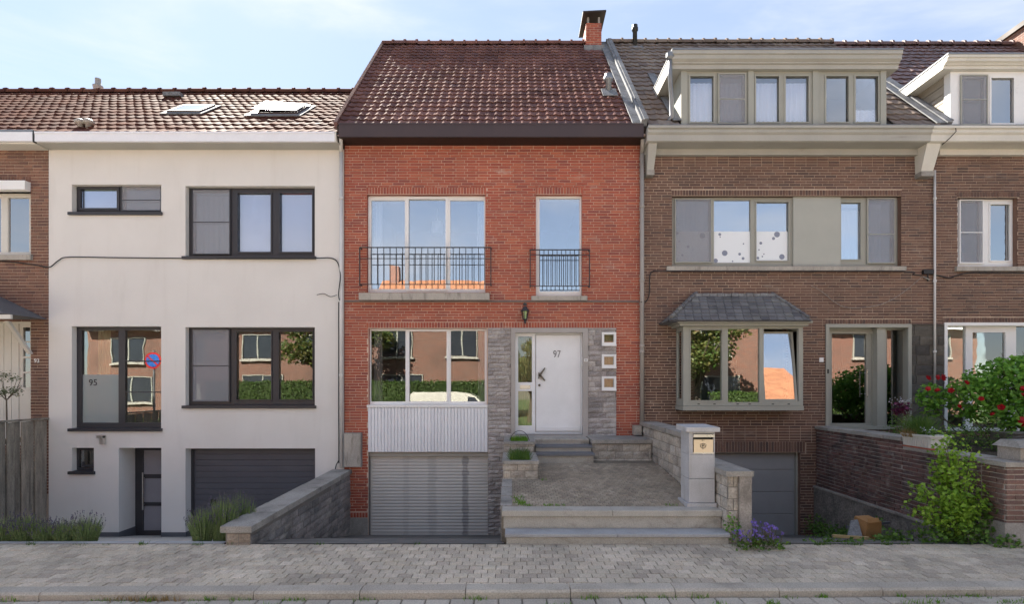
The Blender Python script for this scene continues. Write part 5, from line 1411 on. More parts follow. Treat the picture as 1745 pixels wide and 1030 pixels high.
# ================================================================== mailbox pillar
mp = thing('mailbox_pillar', 'pale limestone pillar with built in letterbox beside the terrace wall', 'pillar', (2.53, -3.53, .37))
PX0, PX1, PY0, PY1 = 2.362, 2.705, -3.70, -3.357
MB().box(PX0-.035, PX1+.012, PY0-.035, PY1+.03, .345, .42).build('base', m_pillar, mp)
zs = (.421, .745, 1.07, 1.372)
for i, (a, b_) in enumerate(zip(zs, zs[1:])):
    mb = MB()
    if i < 2: add_piece(mb, Matrix.Translation(((PX0+PX1)/2, PY0, (a+b_)/2)), PX1-PX0, b_-a-.006, 0, PY1-PY0, .004)
    else:
        hole = (PX0+.05, PX1-.015, 1.085, 1.345); sheet(mb, PX0, PX1, a, b_-.004, [hole], FRONT, PY0); hole_sides(mb, [hole], FRONT, PY0, PY0+.25); mb.box(PX0, PX1, PY0, PY1, a, b_-.004, skip='f')
    mb.build('stone_course', m_pillar, mp)
MB().hexa([(PX0-.05,PY0-.05,1.374),(PX1+.05,PY0-.05,1.374),(PX1+.05,PY1+.05,1.374),(PX0-.05,PY1+.05,1.374),(PX0-.05,PY0-.05,1.432),(PX1+.05,PY0-.05,1.432),(PX1+.01,PY1+.05,1.45),(PX0-.05,PY1+.05,1.45)]).build('cap', m_pillar, mp)
bx = MB().box(PX0+.055, PX1-.02, PY0+.03, PY0+.24, 1.09, 1.34).build('letterbox', m_black, mp)
g = (PX0+.062, PX1-.024, 1.095, 1.268)
MB().box(g[0], g[1], PY0-.004, PY0+.012, g[2], g[3]).build('front_plate', m_brass, bx)
MB().box(PX0+.05, PX1-.016, PY0-.035, PY0+.03, 1.302, 1.338).build('flap', m_steel, bx)
MB().box(PX0+.05, PX1-.016, PY0-.008, PY0+.01, 1.082, 1.094).build('lower_rim', m_steel, bx)
em = MB(); cx, cz = (g[0]+g[1])/2-.005, (g[2]+g[3])/2+.0
for k in range(3):
    w0 = rad(90+120*k); c0 = (cx+.020*math.cos(w0+rad(60)), cz+.018*math.sin(w0+rad(60)))
for (dx, dz, r) in ((-.020,.012,.020), (.020,.012,.020), (0,.020,.018)):
    em.tube([(cx+dx+r*math.cos(t*.5236), PY0-.006, cz+dz+r*.8*math.sin(t*.5236)) for t in range(13)], .0028, 4)
em.tube([(cx+.038*math.cos(rad(-170+i*20)), PY0-.006, cz+.004+.034*math.sin(rad(-170+i*20))) for i in range(9)], .0028, 4)
em.tube([(cx-.004,PY0-.006,cz+.004),(cx-.003,PY0-.006,cz-.046)], .0035, 4)
em.build('emblem', m_dark, bx)
MB().box(cx-.018, cx-.004, PY0-.006, PY0-.003, g[3]-.016, g[3]-.006).box(cx+.006, cx+.014, PY0-.006, PY0-.003, g[3]-.016, g[3]-.006).build('nameplate', m_dark, bx)

# ================================================================== fence
fn = thing('plank_fence', 'weathered grey plank fence between the left brick house and the white house', 'fence', (-9.43, -2, -.8))
y = -.01; me = MB().box(-.011,.011,-.071,.071,-1.45,1.30).mesh('plank', m_fence)
k = 0
while y > -4.0:
    o = bpy.data.objects.new('plank', me); COL.objects.link(o); adopt(o, fn); o.matrix_basis = Matrix.Translation((-9.43+(.020 if k%2 else -.006)+RND.uniform(-.003,.003), y-.075, RND.uniform(-.006,.006))) @ Matrix.Rotation(RND.uniform(-.006,.006),4,'X'); y -= .146; k += 1
MB().box(-9.49, -9.385, -4.05, .0, 1.31, 1.345).build('top_rail', m_fence, fn)
MB().box(-9.50, -9.45, -4.05, .0, .9, 1.0).build('back_rail', m_fence, fn)
struct(MB().box(-16, -9.5, -4.0, -.002, -1.3, .45).build('raised_garden', m_soil))

# ================================================================== cables on the fronts
def cable(pts, r, label, mat=m_cable, name='facade_cable'):
    P = [Vector(p) for p in pts]; Q = []
    for i in range(len(P)-1):
        p0, p1, p2, p3 = P[max(i-1,0)], P[i], P[i+1], P[min(i+2,len(P)-1)]
        for k in range(6):
            t = k/6; Q.append(.5*((2*p1)+(p2-p0)*t+(2*p0-5*p1+4*p2-p3)*t*t+(3*p1-p0-3*p2+p3)*t**3))
    Q.append(P[-1]); return tag(MB().tube(Q, r, 5).build(name, mat), label, 'cable')
F = lambda px, py, y=-.03: (ex(px,y), y, ez(py,y))
cable([F(74,455),F(86,455),F(100,444),F(118,438.5),F(200,439.5),F(316,440.5,-.02),F(430,440.6,-.07),F(536,440.5,-.06),F(562,440),F(575,447),F(580,470,-.14),F(577,500,-.14),F(578.5,512,-.14)], .011, 'black cable running under the upper windows across the white house')
cable([F(540,503,-.02),F(552,501,-.02),F(563,506,-.02),F(574,503,-.06)], .006, 'loose black cable end curling on the white wall by the downpipe')
tag(MB().tube([F(577.3,515,-.06),F(577.3,700,-.06),F(577.6,790,-.06)], .012, 5).tube([F(577.4,785,-.06),F(573,793,-.05),F(571.5,800,-.03)], .010, 5).build('facade_cable', m_cable), 'black cable running down the white wall beside the white downpipe', 'cable')
cable([F(1092,515,-.15),F(1101,514),F(1106.5,500),F(1107.5,470),F(1114,462.5),F(1137,462.5,-.10),F(1340,463,-.105),F(1540,463,-.10),F(1556,468),F(1572,470)], .010, 'black cable under the sill of the taupe upper windows')
jb = thing('cable_bracket', 'black cable clamp on the brown brick wall beside the thin white pipe', 'bracket', F(1577,470))
MB().box(ex(1570), ex(1587), -.07, -.01, ez(468), ez(461)).build('clamp', m_black, jb); MB().tube([F(1581,466,-.05),F(1581,480,-.04)], .014, 6).build('insulator', m_black, jb); MB().tube([F(1573,472,-.05),F(1584,477,-.05)], .010, 6).build('bolt', m_steel, jb)
cable([F(1586,467),F(1600,470),F(1618,474),F(1632,469.5),F(1658,465,-.09),F(1745,465.5,-.09),F(1800,466,-.09)], .012, 'black cable from the clamp to the sill of the right edge house')
cable([F(1382,487,-.02),F(1400,497,-.02),F(1425,517,-.02),F(1447,525,-.02),F(1490,522,-.02),F(1520,511,-.02),F(1550,490,-.02),F(1571,472)], .005, 'thin grey wire sagging above the glazed door of the brown house', m_wire)
cable([F(0,445),F(30,448),F(60,452),F(74,455)], .010, 'black cable on the left brick house below its upper window')

# ================================================================== plants
m_lav = leaf_mat('lavender_blade', [(.17,.25,.09),(.23,.31,.13),(.12,.19,.07),(.28,.34,.18)], .6)
m_lavfl = leaf_mat('lavender_flower', [(.10,.085,.15),(.13,.11,.17),(.10,.10,.10)], .8)
m_grass = leaf_mat('grass_blade', [(.06,.13,.02),(.09,.18,.03),(.12,.20,.04)], .6)
m_grass_b = leaf_mat('bright_grass', [(.13,.28,.02),(.18,.36,.03),(.10,.22,.02)], .6)
m_straw = leaf_mat('straw', [(.30,.20,.08),(.36,.26,.12),(.24,.17,.08)], .8)
m_leaf_lime = leaf_mat('lime_leaf', [(.15,.28,.03),(.22,.39,.04),(.30,.48,.06),(.09,.19,.025)], .45)
m_leaf_green = leaf_mat('rose_leaf', [(.10,.25,.035),(.16,.36,.05),(.23,.46,.07),(.07,.18,.03)], .4)
m_leaf_dark = leaf_mat('ivy_leaf', [(.07,.15,.03),(.11,.21,.035),(.16,.29,.05),(.06,.12,.03)], .45)
m_leaf_olive = leaf_mat('olive_leaf', [(.14,.17,.09),(.19,.22,.12),(.11,.14,.075)], .5)
m_leaf_hedge = leaf_mat('hedge_leaf', [(.035,.075,.012),(.06,.11,.02),(.09,.14,.03)], .5)
m_leaf_tree = leaf_mat('tree_leaf', [(.05,.10,.02),(.10,.13,.03),(.15,.13,.035)], .5)
m_stem = surf('green_stem', (.10,.09,.05), .9)
m_bark = surf('bark', (.10,.08,.06), .95, .3, 6, .3, 40, bmp=.6)
m_rose = leaf_mat('rose_petal', [(.36,.008,.016),(.45,.012,.02),(.26,.006,.014)], .5, .2)
m_violet = leaf_mat('violet_petal', [(.26,.19,.58),(.34,.26,.66),(.22,.15,.50)], .6, .3)
m_purple = leaf_mat('heuchera_leaf', [(.09,.015,.05),(.13,.02,.07)], .5, .2)
m_whitefl = leaf_mat('white_petal', [(.7,.72,.78),(.6,.6,.7)], .7)

def blades(mb, n, x0, x1, y0, y1, zf, h, hv, lean, w, rnd=RND):
    for _ in range(n):
        x, y = rnd.uniform(x0,x1), rnd.uniform(y0,y1); z = zf(x,y) if callable(zf) else zf
        hh = h*(1+rnd.uniform(-hv,hv)); a = rnd.uniform(0,6.283); l = lean*rnd.random()
        dx, dy = math.cos(a)*l*hh, math.sin(a)*l*hh; b = rnd.uniform(0,3.14); ux, uy = math.cos(b)*w, math.sin(b)*w
        n_ = len(mb.v)
        mb.v += [(x-ux,y-uy,z),(x+ux,y+uy,z),(x+dx*.45+ux*.7,y+dy*.45+uy*.7,z+hh*.55),(x+dx*.45-ux*.7,y+dy*.45-uy*.7,z+hh*.55),(x+dx,y+dy,z+hh)]
        mb.f += [(n_,n_+1,n_+2,n_+3),(n_+3,n_+2,n_+4)]
        yield (x+dx, y+dy, z+hh)
def leaf(mb, p, s, rnd=RND, asp=.62, droop=.0):
    d = Vector((rnd.gauss(0,1),rnd.gauss(0,1),rnd.gauss(0,.6)-droop)).normalized(); u = d.cross(Vector((rnd.gauss(0,1),rnd.gauss(0,1),rnd.gauss(0,1)))).normalized(); n = d.cross(u)
    p = Vector(p); q = len(mb.v)
    mb.v += [tuple(p-d*s*.5), tuple(p+u*s*asp*.5+n*s*.10), tuple(p+d*s*.5), tuple(p-u*s*asp*.5+n*s*.10)]
    mb.f += [(q,q+1,q+2),(q,q+2,q+3)]
def cloud(mb, blobs, per, s, sv=.35, shell_=.55, asp=.62, rnd=RND, droop=0):
    for (c, r) in blobs:
        n = int(per*(r[0]*r[1]+r[0]*r[2]+r[1]*r[2])/3*12.6)
        for _ in range(n):
            d = Vector((rnd.gauss(0,1),rnd.gauss(0,1),rnd.gauss(0,1))).normalized(); k = rnd.uniform(shell_, 1.05)
            leaf(mb, (c[0]+d.x*r[0]*k, c[1]+d.y*r[1]*k, c[2]+d.z*r[2]*k), s*(1+rnd.uniform(-sv,sv)), rnd, asp, droop)
def flower_mesh(name, r, mat, k=9):
    mb = MB(); rn = random.Random(3)
    for ring_, (rr, zz, m) in enumerate(((r*.95,.0,5),(r*.75,r*.25,5),(r*.45,r*.45,4))):
        for i in range(m):
            a = 6.283*(i+.5*ring_)/m; c, s_ = math.cos(a), math.sin(a); w = rr*.75
            q = len(mb.v)
            mb.v += [(0,0,zz-r*.3),(c*rr*.6-s_*w*.6, s_*rr*.6+c*w*.6, zz),(c*rr,s_*rr,zz+r*.25),(c*rr*.6+s_*w*.6, s_*rr*.6-c*w*.6, zz)]; mb.f.append((q,q+1,q+2,q+3))
    return mb.mesh(name, mat)
def put(me, name, parent, loc, rot, s=1.0):
    o = bpy.data.objects.new(name, me); COL.objects.link(o); adopt(o, parent)
    o.matrix_basis = Matrix.Translation(loc) @ Euler(rot).to_matrix().to_4x4() @ Matrix.Scale(s, 4)
    return o

def lavender(label, clumps, h, seed):
    r = random.Random(seed); t = thing('lavender_bush', label, 'plant', (clumps[0][0], clumps[0][1], clumps[0][2]))
    mb, fl = MB(), MB()
    for (x, y, z, rx, hh, n) in clumps:
        for k in range(n):
            a = r.uniform(0,6.283); q = math.sqrt(r.random()); bx_, by_ = x+math.cos(a)*rx*.45*q, y+math.sin(a)*rx*.35*q
            L = hh*(1.05-.35*q*q)*r.uniform(.7,1.15); tx, ty = bx_+math.cos(a)*rx*.75*q*L/hh, by_+math.sin(a)*rx*.55*q*L/hh
            w = .0045
            n_ = len(mb.v); mx, my = bx_+(tx-bx_)*.35, by_+(ty-by_)*.35
            mb.v += [(bx_-w,by_,z),(bx_+w,by_,z),(mx+w,my,z+L*.55),(mx-w,my,z+L*.55),(tx,ty,z+L)]; mb.f += [(n_,n_+1,n_+2,n_+3),(n_+3,n_+2,n_+4)]
            for j in range(3): leaf(mb, (bx_+(tx-bx_)*.4*(j+1)/2.5, by_+(ty-by_)*.4*(j+1)/2.5, z+L*(.25+.2*j)), .05, r, .2)
            if r.random() < .28:
                for j in range(4): leaf(fl, (tx+r.uniform(-.004,.004), ty, z+L+j*.012-.02), .020, r, .7)
    mb.build('foliage', m_lav, t); fl.build('flower_spikes', m_lavfl, t); return t
for k, (x0, x1) in enumerate(((-8.6,-7.5),(-7.5,-6.45),(-6.45,-5.35))):
    lavender(['dark green lavender beyond the left edge along the plank fence', 'dark green lavender at the left edge in front of the plank fence', 'dark green lavender in front of the white wall corner, left of its door'][k],
             [(x0+.17+.26*i, -3.92, -.10, .24, .36+.04*math.sin(i*2.1+k), 300) for i in range(5 if k < 2 else 4)], .4, 30+k)
lavender('tall pale green lavender beside the dark garage door, behind the low block wall', [(-4.02,-3.88,-.08,.22,.44,420),(-3.80,-3.80,-.10,.24,.58,480),(-3.70,-3.5,-.22,.2,.68,420)], .5, 41)

def tufts(label, spots, h, mat, cat='weeds', n=26, name='weed_patch'):
    mb = MB()
    for (x, y, z, r, k) in spots:
        list(blades(mb, int(n*k), x-r, x+r, y-r*.4, y+r*.4, z, h*k, .5, .9, .004))
    o = mb.build(name, mat); return tag(o, label, cat, kind='stuff')
r = random.Random(5)
kz = lambda x: -.112
tufts('green weeds growing in the joints along the kerb', [(x, kerb_y(x)-.19-r.choice((0,0,.16))+r.uniform(-.01,.01), -.122, r.uniform(.04,.13), r.uniform(.5,1.1)) for x in [r.uniform(-5.2,5.2) for _ in range(46)]], .042, m_grass_b)
tufts('dry straw coloured weeds lying against the kerb at the left', [(x, kerb_y(x)-.185, -.118, .1, 1) for x in (-3.9,-3.75,-3.6,-3.45,-3.3)], .05, m_straw)
tufts('grass sprouting along the house side of the pavement', [(x, FY-.03+r.uniform(-.02,.03), -.01, r.uniform(.03,.08), r.uniform(.4,1)) for x in [r.uniform(-6,-3.7) for _ in range(7)]+[r.uniform(3.2,5) for _ in range(16)]+[-3.6,-3.5,-2.4,-1.2]], .05, m_grass)
tufts('grass in the corner of the terrace paving', [(.03+r.random()*.12, YF+.02+r.random()*.5, .37+r.random()*.03, .05, .8) for _ in range(9)]+[(.15+r.random()*.5, YF+.03, .368, .06, .6) for _ in range(6)]+[(2.2,YF+.04,.368,.07,.6),(2.1,-3.6,.37,.07,.6),(.5,-2.36,.48,.06,.8)], .05, m_grass_b)
for (nm, mat, lab, y0, y1, z, h, n) in (('planter_grass', m_grass_b, 'bright green grass in the upper planter', -1.02, -.14, .90, .10, 500), ('planter_grass', m_grass, 'dark green grass in the lower planter', -2.18, -1.24, .715, .15, 750)):
    mb = MB(); list(blades(mb, n, -.03, .30, y0, y1, z, h, .4, .8, .006)); tag(mb.build(nm, mat), lab, 'grass', kind='stuff')
hp = [(.14+.19*math.cos(rad(a)), -.95, .90+.26*math.sin(rad(a))*1.0) for a in range(0, 181, 15)]
tag(MB().tube(hp, .006, 6).build('wire_hoop', m_rail), 'thin dark wire hoop arching over the upper planter', 'hoop')

# campanula at the foot of the terrace wall
cp = thing('bellflower_plant', 'violet flowering bellflower at the foot of the terrace wall on the pavement', 'plant', (3.0, -4.3, 0))
mb = MB(); rr_ = random.Random(8)
cloud(mb, [((2.82,-4.33,.06),(.16,.12,.10)),((3.02,-4.34,.07),(.18,.13,.12)),((3.22,-4.3,.05),(.15,.12,.08))], 420, .045, .4, .2, .7, rr_)
mb.build('foliage', m_leaf_dark, cp)
sm = MB(); fm = flower_mesh('flower', .017, m_violet)
for i in range(90):
    x = rr_.gauss(3.0,.17); x = min(max(x,2.7),3.38); y = -4.34+rr_.gauss(0,.06); z = .10+rr_.random()**.8*.24*(1-abs(x-3.02)*1.3)
    sm.tube([(x+rr_.uniform(-.03,.03), -4.33, .02), (x,y,z)], .0018, 3); put(fm, 'flower', cp, (x,y-.005,z), (rr_.uniform(.4,1.6),rr_.uniform(-.6,.6),rr_.uniform(0,6)), rr_.uniform(.8,1.4))
sm.build('stems', m_stem, cp)
cw = thing('creeping_weed', 'small green creeper growing on the end of the terrace wall', 'plant', (2.74, -4.1, 0))
mb = MB(); cloud(mb, [((2.76,-4.08,.26),(.09,.03,.12)),((2.80,-4.1,.12),(.08,.05,.12)),((2.84,-4.09,.22),(.07,.03,.07)),((2.72,-4.05,.17),(.04,.06,.06))], 480, .035, .4, .2, .8, rr_); mb.build('foliage', m_leaf_green, cw)

# lime green shrub against the retaining wall
sh_ = thing('young_shrub', 'lime leaved young tree growing against the weathered retaining wall', 'shrub', (5.75, -3.75, -.05))
rs = random.Random(17); st_ = MB(); lf = MB()
base = Vector((5.82,-3.85,-.05))
for i in range(26):
    a = rs.uniform(0,6.283); hgt = rs.uniform(.35,1.28) if i > 3 else rs.uniform(1.1,1.42)
    k = .74 if hgt < .75 else .36
    tip = base + Vector((math.cos(a)*.55*k-.12*(hgt<.8)-.05, math.sin(a)*.30*k-.03, hgt))
    mid = base.lerp(tip,.5) + Vector((rs.uniform(-.06,.06),rs.uniform(-.05,.05),.06))
    st_.tube([base+Vector((rs.uniform(-.08,.08),rs.uniform(-.05,.05),0)), mid, tip], [.012,.007,.003], 5)
    for j in range(120):
        t = rs.uniform(.28,1.03); p = (base.lerp(mid,t*2) if t < .5 else mid.lerp(tip,(t-.5)*2))
        leaf(lf, p+Vector((rs.gauss(0,.065),rs.gauss(0,.055),rs.gauss(0,.05))), rs.uniform(.035,.07), rs, .8)
st_.build('stems', m_bark, sh_); lf.build('foliage', m_leaf_lime, sh_)
iv = thing('ground_ivy', 'dense ivy covering the foot of the retaining wall and pier', 'plant', (5.7, -3.95, 0)); mb = MB()
cloud(mb, [((5.45,-3.9,.02),(.30,.2,.17)),((5.8,-4.02,.05),(.32,.18,.26)),((6.05,-3.95,.25),(.2,.14,.38)),((6.15,-4.22,.03),(.24,.1,.12)),((5.2,-3.6,-.1),(.25,.22,.14))], 430, .05, .4, .3, .75, rs)
mb.build('foliage', m_leaf_dark, iv)
mb = MB(); cloud(mb, [((3.9,-.25,-.85),(.0001,.0001,.0001))], 1, .05); 
iw = thing('weed_clump', 'green weeds in the corner of the grey garage drive', 'plant', (5.8, -.4, -.95)); mb = MB()
cloud(mb, [((6.0,-.35,-.80),(.25,.3,.28)),((5.8,-1.3,-.60),(.4,.5,.12)),((5.2,-3.4,-.16),(.4,.3,.08)),((5.95,-2.2,-.2),(.06,.12,.14)),((4.3,-3.85,-.06),(.6,.12,.06)),((5.0,-2.7,-.36),(.5,.3,.06))], 260, .05, .4, .2, .7, rs); mb.build('foliage', m_leaf_dark, iw)

# rose bush in the raised garden
rb = thing('rose_bush', 'tall green bush with dark red roses in the raised garden at the right', 'bush', (8.3, -1.7, .96))
rs = random.Random(23); mb = MB()
blobs = [((8.55,-1.7,2.05),(.75,.5,.42)),((9.2,-1.75,1.95),(.6,.5,.5)),((8.0,-1.6,1.80),(.45,.4,.42)),((9.8,-1.7,1.9),(.5,.5,.5)),((8.6,-1.9,1.50),(.55,.4,.35)),((9.4,-1.95,1.45),(.6,.4,.4)),((8.8,-1.6,2.32),(.4,.35,.2)),((7.45,-1.35,1.75),(.25,.2,.3)),((10.3,-1.8,1.7),(.5,.4,.6))]
cloud(mb, blobs, 400, .085, .4, .45, .68, rs, .25); mb.build('foliage', m_leaf_green, rb)
sm = MB()
for i in range(34):
    b_ = blobs[i % len(blobs)][0]; sm.tube([(b_[0]*.5+8.6*.5+rs.uniform(-.5,.5), -1.7+rs.uniform(-.15,.15), .95), (b_[0]+rs.uniform(-.3,.3), b_[1]+rs.uniform(-.2,.2), b_[2]-.2), (b_[0]+rs.uniform(-.5,.5), b_[1]+rs.uniform(-.3,.3), b_[2]+.25)], [.012,.008,.003], 5)
sm.build('stems', m_bark, rb)
fm = flower_mesh('rose', .062, m_rose)
for (px, py, s_) in ((1572,645,1.0),(1588,644,.9),(1597,644.5,1.2),(1572,663,.8),(1588,666,.9),(1611,666,.9),(1636,653,.9),(1661,680,.8),(1624,693,.8),(1695,694,1.0),(1733,663,1.0),(1732,674,.9),(1733,718,1.6),(1745,670,.9),(1680,706,.7)):
    Y = -2.05 if px > 1615 else -1.6
    put(fm, 'rose', rb, (ex(px,Y), Y-.12, ez(py,Y)), (1.1+rs.uniform(-.4,.4), rs.uniform(-.4,.4), rs.uniform(0,6)), s_)
und = thing('garden_shrub', 'dark bluish green low planting below the rose bush', 'plant', (7.4, -2.4, .96)); mb = MB()
cloud(mb, [((7.15,-2.3,1.15),(.32,.3,.3)),((7.5,-2.45,1.2),(.3,.25,.35)),((7.0,-1.4,1.2),(.4,.4,.3)),((7.8,-3.1,1.0),(.4,.3,.12))], 330, .05, .4, .3, .4, rs); mb.build('foliage', m_leaf_dark, und)
hc = thing('purple_plant', 'dark purple leaved plant with pale sprays beside the glazed door', 'plant', (6.95, -1.2, .96)); mb = MB()
cloud(mb, [((ex(1537,-1.6),-1.6,ez(697,-1.6)),(.16,.14,.13))], 500, .06, .4, .3, .8, rs); mb.build('foliage', m_purple, hc)
mb = MB(); cloud(mb, [((ex(1535,-1.6),-1.6,ez(684,-1.6)),(.28,.15,.10))], 150, .022, .4, .1, .9, rs); mb.build('blossom', m_whitefl, hc)
mb = MB()
for i in range(16): mb.tube([(ex(1537,-1.6)+rs.uniform(-.08,.08),-1.6,.97),(ex(1537,-1.6)+rs.uniform(-.25,.25),-1.6+rs.uniform(-.1,.1),ez(684,-1.6)+rs.uniform(-.05,.08))], .003, 3)
mb.build('stems', m_stem, hc)
# flower trough on the wall
ft = thing('flower_trough', 'cream ribbed flower trough standing on the brick retaining wall', 'trough', (6.3, -2.72, 1.06))
fx0, fx1, fy0, fy1 = 6.13, 6.42, -3.0, -2.43
MB().hexa([(fx0+.02,fy0+.02,1.063),(fx1-.02,fy0+.02,1.063),(fx1-.02,fy1-.02,1.063),(fx0+.02,fy1-.02,1.063),(fx0,fy0,1.235),(fx1,fy0,1.235),(fx1,fy1,1.235),(fx0,fy1,1.235)]).build('body', m_cream, ft)
for i in range(15):
    y = fy0+.03+i*.036; MB().hexa([(fx0+.008,y,1.066),(fx0+.03,y,1.066),(fx0+.03,y+.02,1.066),(fx0+.008,y+.02,1.066),(fx0-.010,y,1.225),(fx0+.01,y,1.225),(fx0+.01,y+.02,1.225),(fx0-.010,y+.02,1.225)]).build('rib', m_cream, ft)
MB().box(fx0-.014, fx1+.014, fy0-.014, fy1+.014, 1.226, 1.25).build('rim', m_cream, ft)
tp = thing('trough_plant', 'grassy plant and small pale flowers in the cream trough', 'plant', (6.28, -2.7, 1.24)); mb = MB()
list(blades(mb, 520, fx0+.03, fx1-.03, fy0+.2, fy1-.02, 1.23, .26, .4, 1.2, .004, rs)); mb.build('grass', m_grass, tp)
mb = MB(); cloud(mb, [((6.24,-2.86,1.30),(.13,.14,.07))], 600, .03, .4, .3, .7, rs); mb.build('foliage', m_leaf_dark, tp)
mb = MB(); cloud(mb, [((6.22,-2.84,1.33),(.12,.14,.05))], 300, .022, .4, .5, .9, rs); mb.build('blossom', m_whitefl, tp)
mb = MB(); list(blades(mb, 160, fx0-.03, fx0+.06, fy1-.25, fy1-.02, 1.20, .12, .4, .9, .004, rs)); mb.build('dry_grass', m_straw, tp)
wv = thing('violet_trailer', 'violet flowers trailing over the brick pier at the right edge', 'plant', (6.55, -4.2, .4)); mb = MB()
cloud(mb, [((6.62,-4.22,.5),(.16,.05,.2)),((6.95,-4.22,.35),(.3,.06,.25))], 300, .05, .4, .2, .7, rs); mb.build('foliage', m_leaf_dark, wv)
fm = flower_mesh('flower', .022, m_violet)
for i in range(16): put(fm, 'flower', wv, (rs.uniform(6.35,6.75), -4.24, rs.choice((.78,.8,.1,.12,.3,.7))+rs.uniform(-.08,.08)), (1.3,rs.uniform(-.5,.5),rs.uniform(0,6)), rs.uniform(.8,1.3))

# small olive tree on the left
ot = thing('olive_tree', 'small standard olive tree in front of the cream door at the left edge', 'tree', (-10.6, -.6, .45))
rs = random.Random(31); mb = MB(); tx = ex(11,-.6)
mb.tube([(tx,-.6,.45),(tx+.01,-.6,1.0),(tx,-.6,ez(680,-.6))], [.016,.014,.012], 7)
for i in range(9):
    a = rs.uniform(0,6.283); mb.tube([(tx,-.6,ez(683,-.6)),(tx+math.cos(a)*.14,-.6+math.sin(a)*.12,ez(668,-.6)),(tx+math.cos(a)*.25,-.6+math.sin(a)*.2,ez(655,-.6)+rs.uniform(-.05,.2))], [.008,.006,.003], 5)
mb.build('trunk', m_bark, ot); mb = MB()
cloud(mb, [((tx-.08,-.6,ez(668,-.6)),(.22,.2,.12)),((tx+.16,-.6,ez(667,-.6)),(.18,.15,.10)),((tx-.02,-.6,ez(640,-.6)),(.13,.13,.10)),((tx+.15,-.62,ez(645,-.6)),(.13,.13,.09)),((tx-.25,-.6,ez(650,-.6)),(.15,.13,.12))], 330, .055, .4, .2, .35, rs); mb.build('crown', m_leaf_olive, ot)

# things dumped in the drive of 99
jx = lambda px, Y: ex(px, Y)
YJ = -3.3
bxo = thing('cardboard_box', 'brown box standing against the retaining wall in the grey garage drive', 'box', (5.1, YJ, -.22))
m_card = surf('cardboard', (.36,.19,.075), .8, .12, 4, .1, 60)
x0, x1 = ex(1473,YJ), ex(1506,YJ); z0, z1 = ez(924,YJ), ez(887,YJ)
o = MB().hexa([(x0,YJ,z0-.05),(x1,YJ+.05,z0-.05),(x1-.02,YJ+.3,z0-.05),(x0-.02,YJ+.25,z0-.05),(x0+.03,YJ-.02,z1-.03),(x1-.01,YJ+.03,z1-.03),(x1-.03,YJ+.28,z1),(x0+.01,YJ+.23,z1)]).build('carton', m_card, bxo)
MB().hexa([(x0+.04,YJ-.03,z1-.035),(x1-.04,YJ+.01,z1-.035),(x1-.04,YJ+.02,z1-.035),(x0+.04,YJ-.02,z1-.035),(x0+.05,YJ+.0,z1+.02),(x1-.05,YJ+.04,z1+.02),(x1-.05,YJ+.05,z1+.02),(x0+.05,YJ+.01,z1+.02)]).build('flap', m_card, bxo)
tag(beam((ex(1419,YJ-.2),YJ-.2,ez(914,YJ-.2)), (ex(1480,YJ-.15),YJ-.15,ez(918,YJ-.15)), .018, surf('timber', (.40,.30,.15), .8, .2, 5), 'timber_batten', None), 'yellowish timber batten lying in the grey garage drive', 'batten')
tag(beam((ex(1443,YJ+.1),YJ+.1,ez(899,YJ+.1)), (ex(1516,YJ+.4),YJ+.4,ez(891,YJ+.4)), .014, m_plinth, 'metal_bar', None), 'dark metal bar leaning behind the brown box', 'bar')
tag(MB().hexa([(ex(1445,YJ),YJ,ez(916,YJ)),(ex(1470,YJ),YJ,ez(916,YJ)),(ex(1470,YJ),YJ+.02,ez(916,YJ)),(ex(1445,YJ),YJ+.02,ez(916,YJ)),(ex(1462,YJ),YJ+.15,ez(893,YJ)),(ex(1474,YJ),YJ+.15,ez(891,YJ)),(ex(1474,YJ),YJ+.17,ez(891,YJ)),(ex(1462,YJ),YJ+.17,ez(893,YJ))]).build('metal_sheet', m_lead), 'bent grey metal sheet left of the brown box', 'sheet')

# ================================================================== across the street (seen mirrored in the windows)
m_far_roof = surf('orange_tiles', [(.20,.085,.04),(.26,.11,.05)], .7, .2, 2, .2, 20)
m_far_red = m_brick_far
def far_house(x0, x1, ze, zr, Yf, roof_m, wall_m, label, wins, door=None, dep=8.0):
    h = thing('terraced_house', label, 'house', ((x0+x1)/2, Yf, 0), 'houses across the street')
    MB().box(x0, x1, Yf-dep, Yf, .0, ze).build('wall', wall_m, h)
    r = MB().prism([(Yf+.4,ze-.05),(Yf-dep/2,zr),(Yf-dep-.4,ze-.05)], lambda u, v, t: (t, u, v), x0, x1).build('roof', roof_m, h)
    MB().box(x0, x1, Yf+.3, Yf+.45, ze-.2, ze).build('gutter', m_white, h)
    for (a, b, c, d) in wins:
        w = ring(MB(), a, b, c, d, .05, Yf, Yf+.06); w.box((a+b)/2-.04, (a+b)/2+.04, Yf, Yf+.05, c+.08, d-.08); w = w.build('window', m_taupe, h)
        MB().box(a+.08, b-.08, Yf+.005, Yf+.02, c+.08, d-.08).build('pane', m_far_glass, w); MB().box(a-.08, b+.08, Yf, Yf+.14, c-.1, c-.002).build('sill', m_sill, w)
    if door: MB().box(door[0], door[1], Yf, Yf+.05, .05, 2.2).build('door', m_cream, h)
    MB().box(x0+.5, x0+1.1, Yf-dep/2-.3, Yf-dep/2+.3, zr-.3, zr+.9).build('chimney', wall_m, r)
m_far_glass = surf('far_window', (.03,.035,.045), .08, bmp=0, spec=.8)
far_house(-26,-17.5,5.6,8.6,-21.5,m_far_roof,m_far_red,'red brick house across the street, far left of the row',[(-24.5,-22.5,3.4,5),(-20.5,-18.8,3.4,5),(-24.5,-22,1,2.6)],(-20,-19))
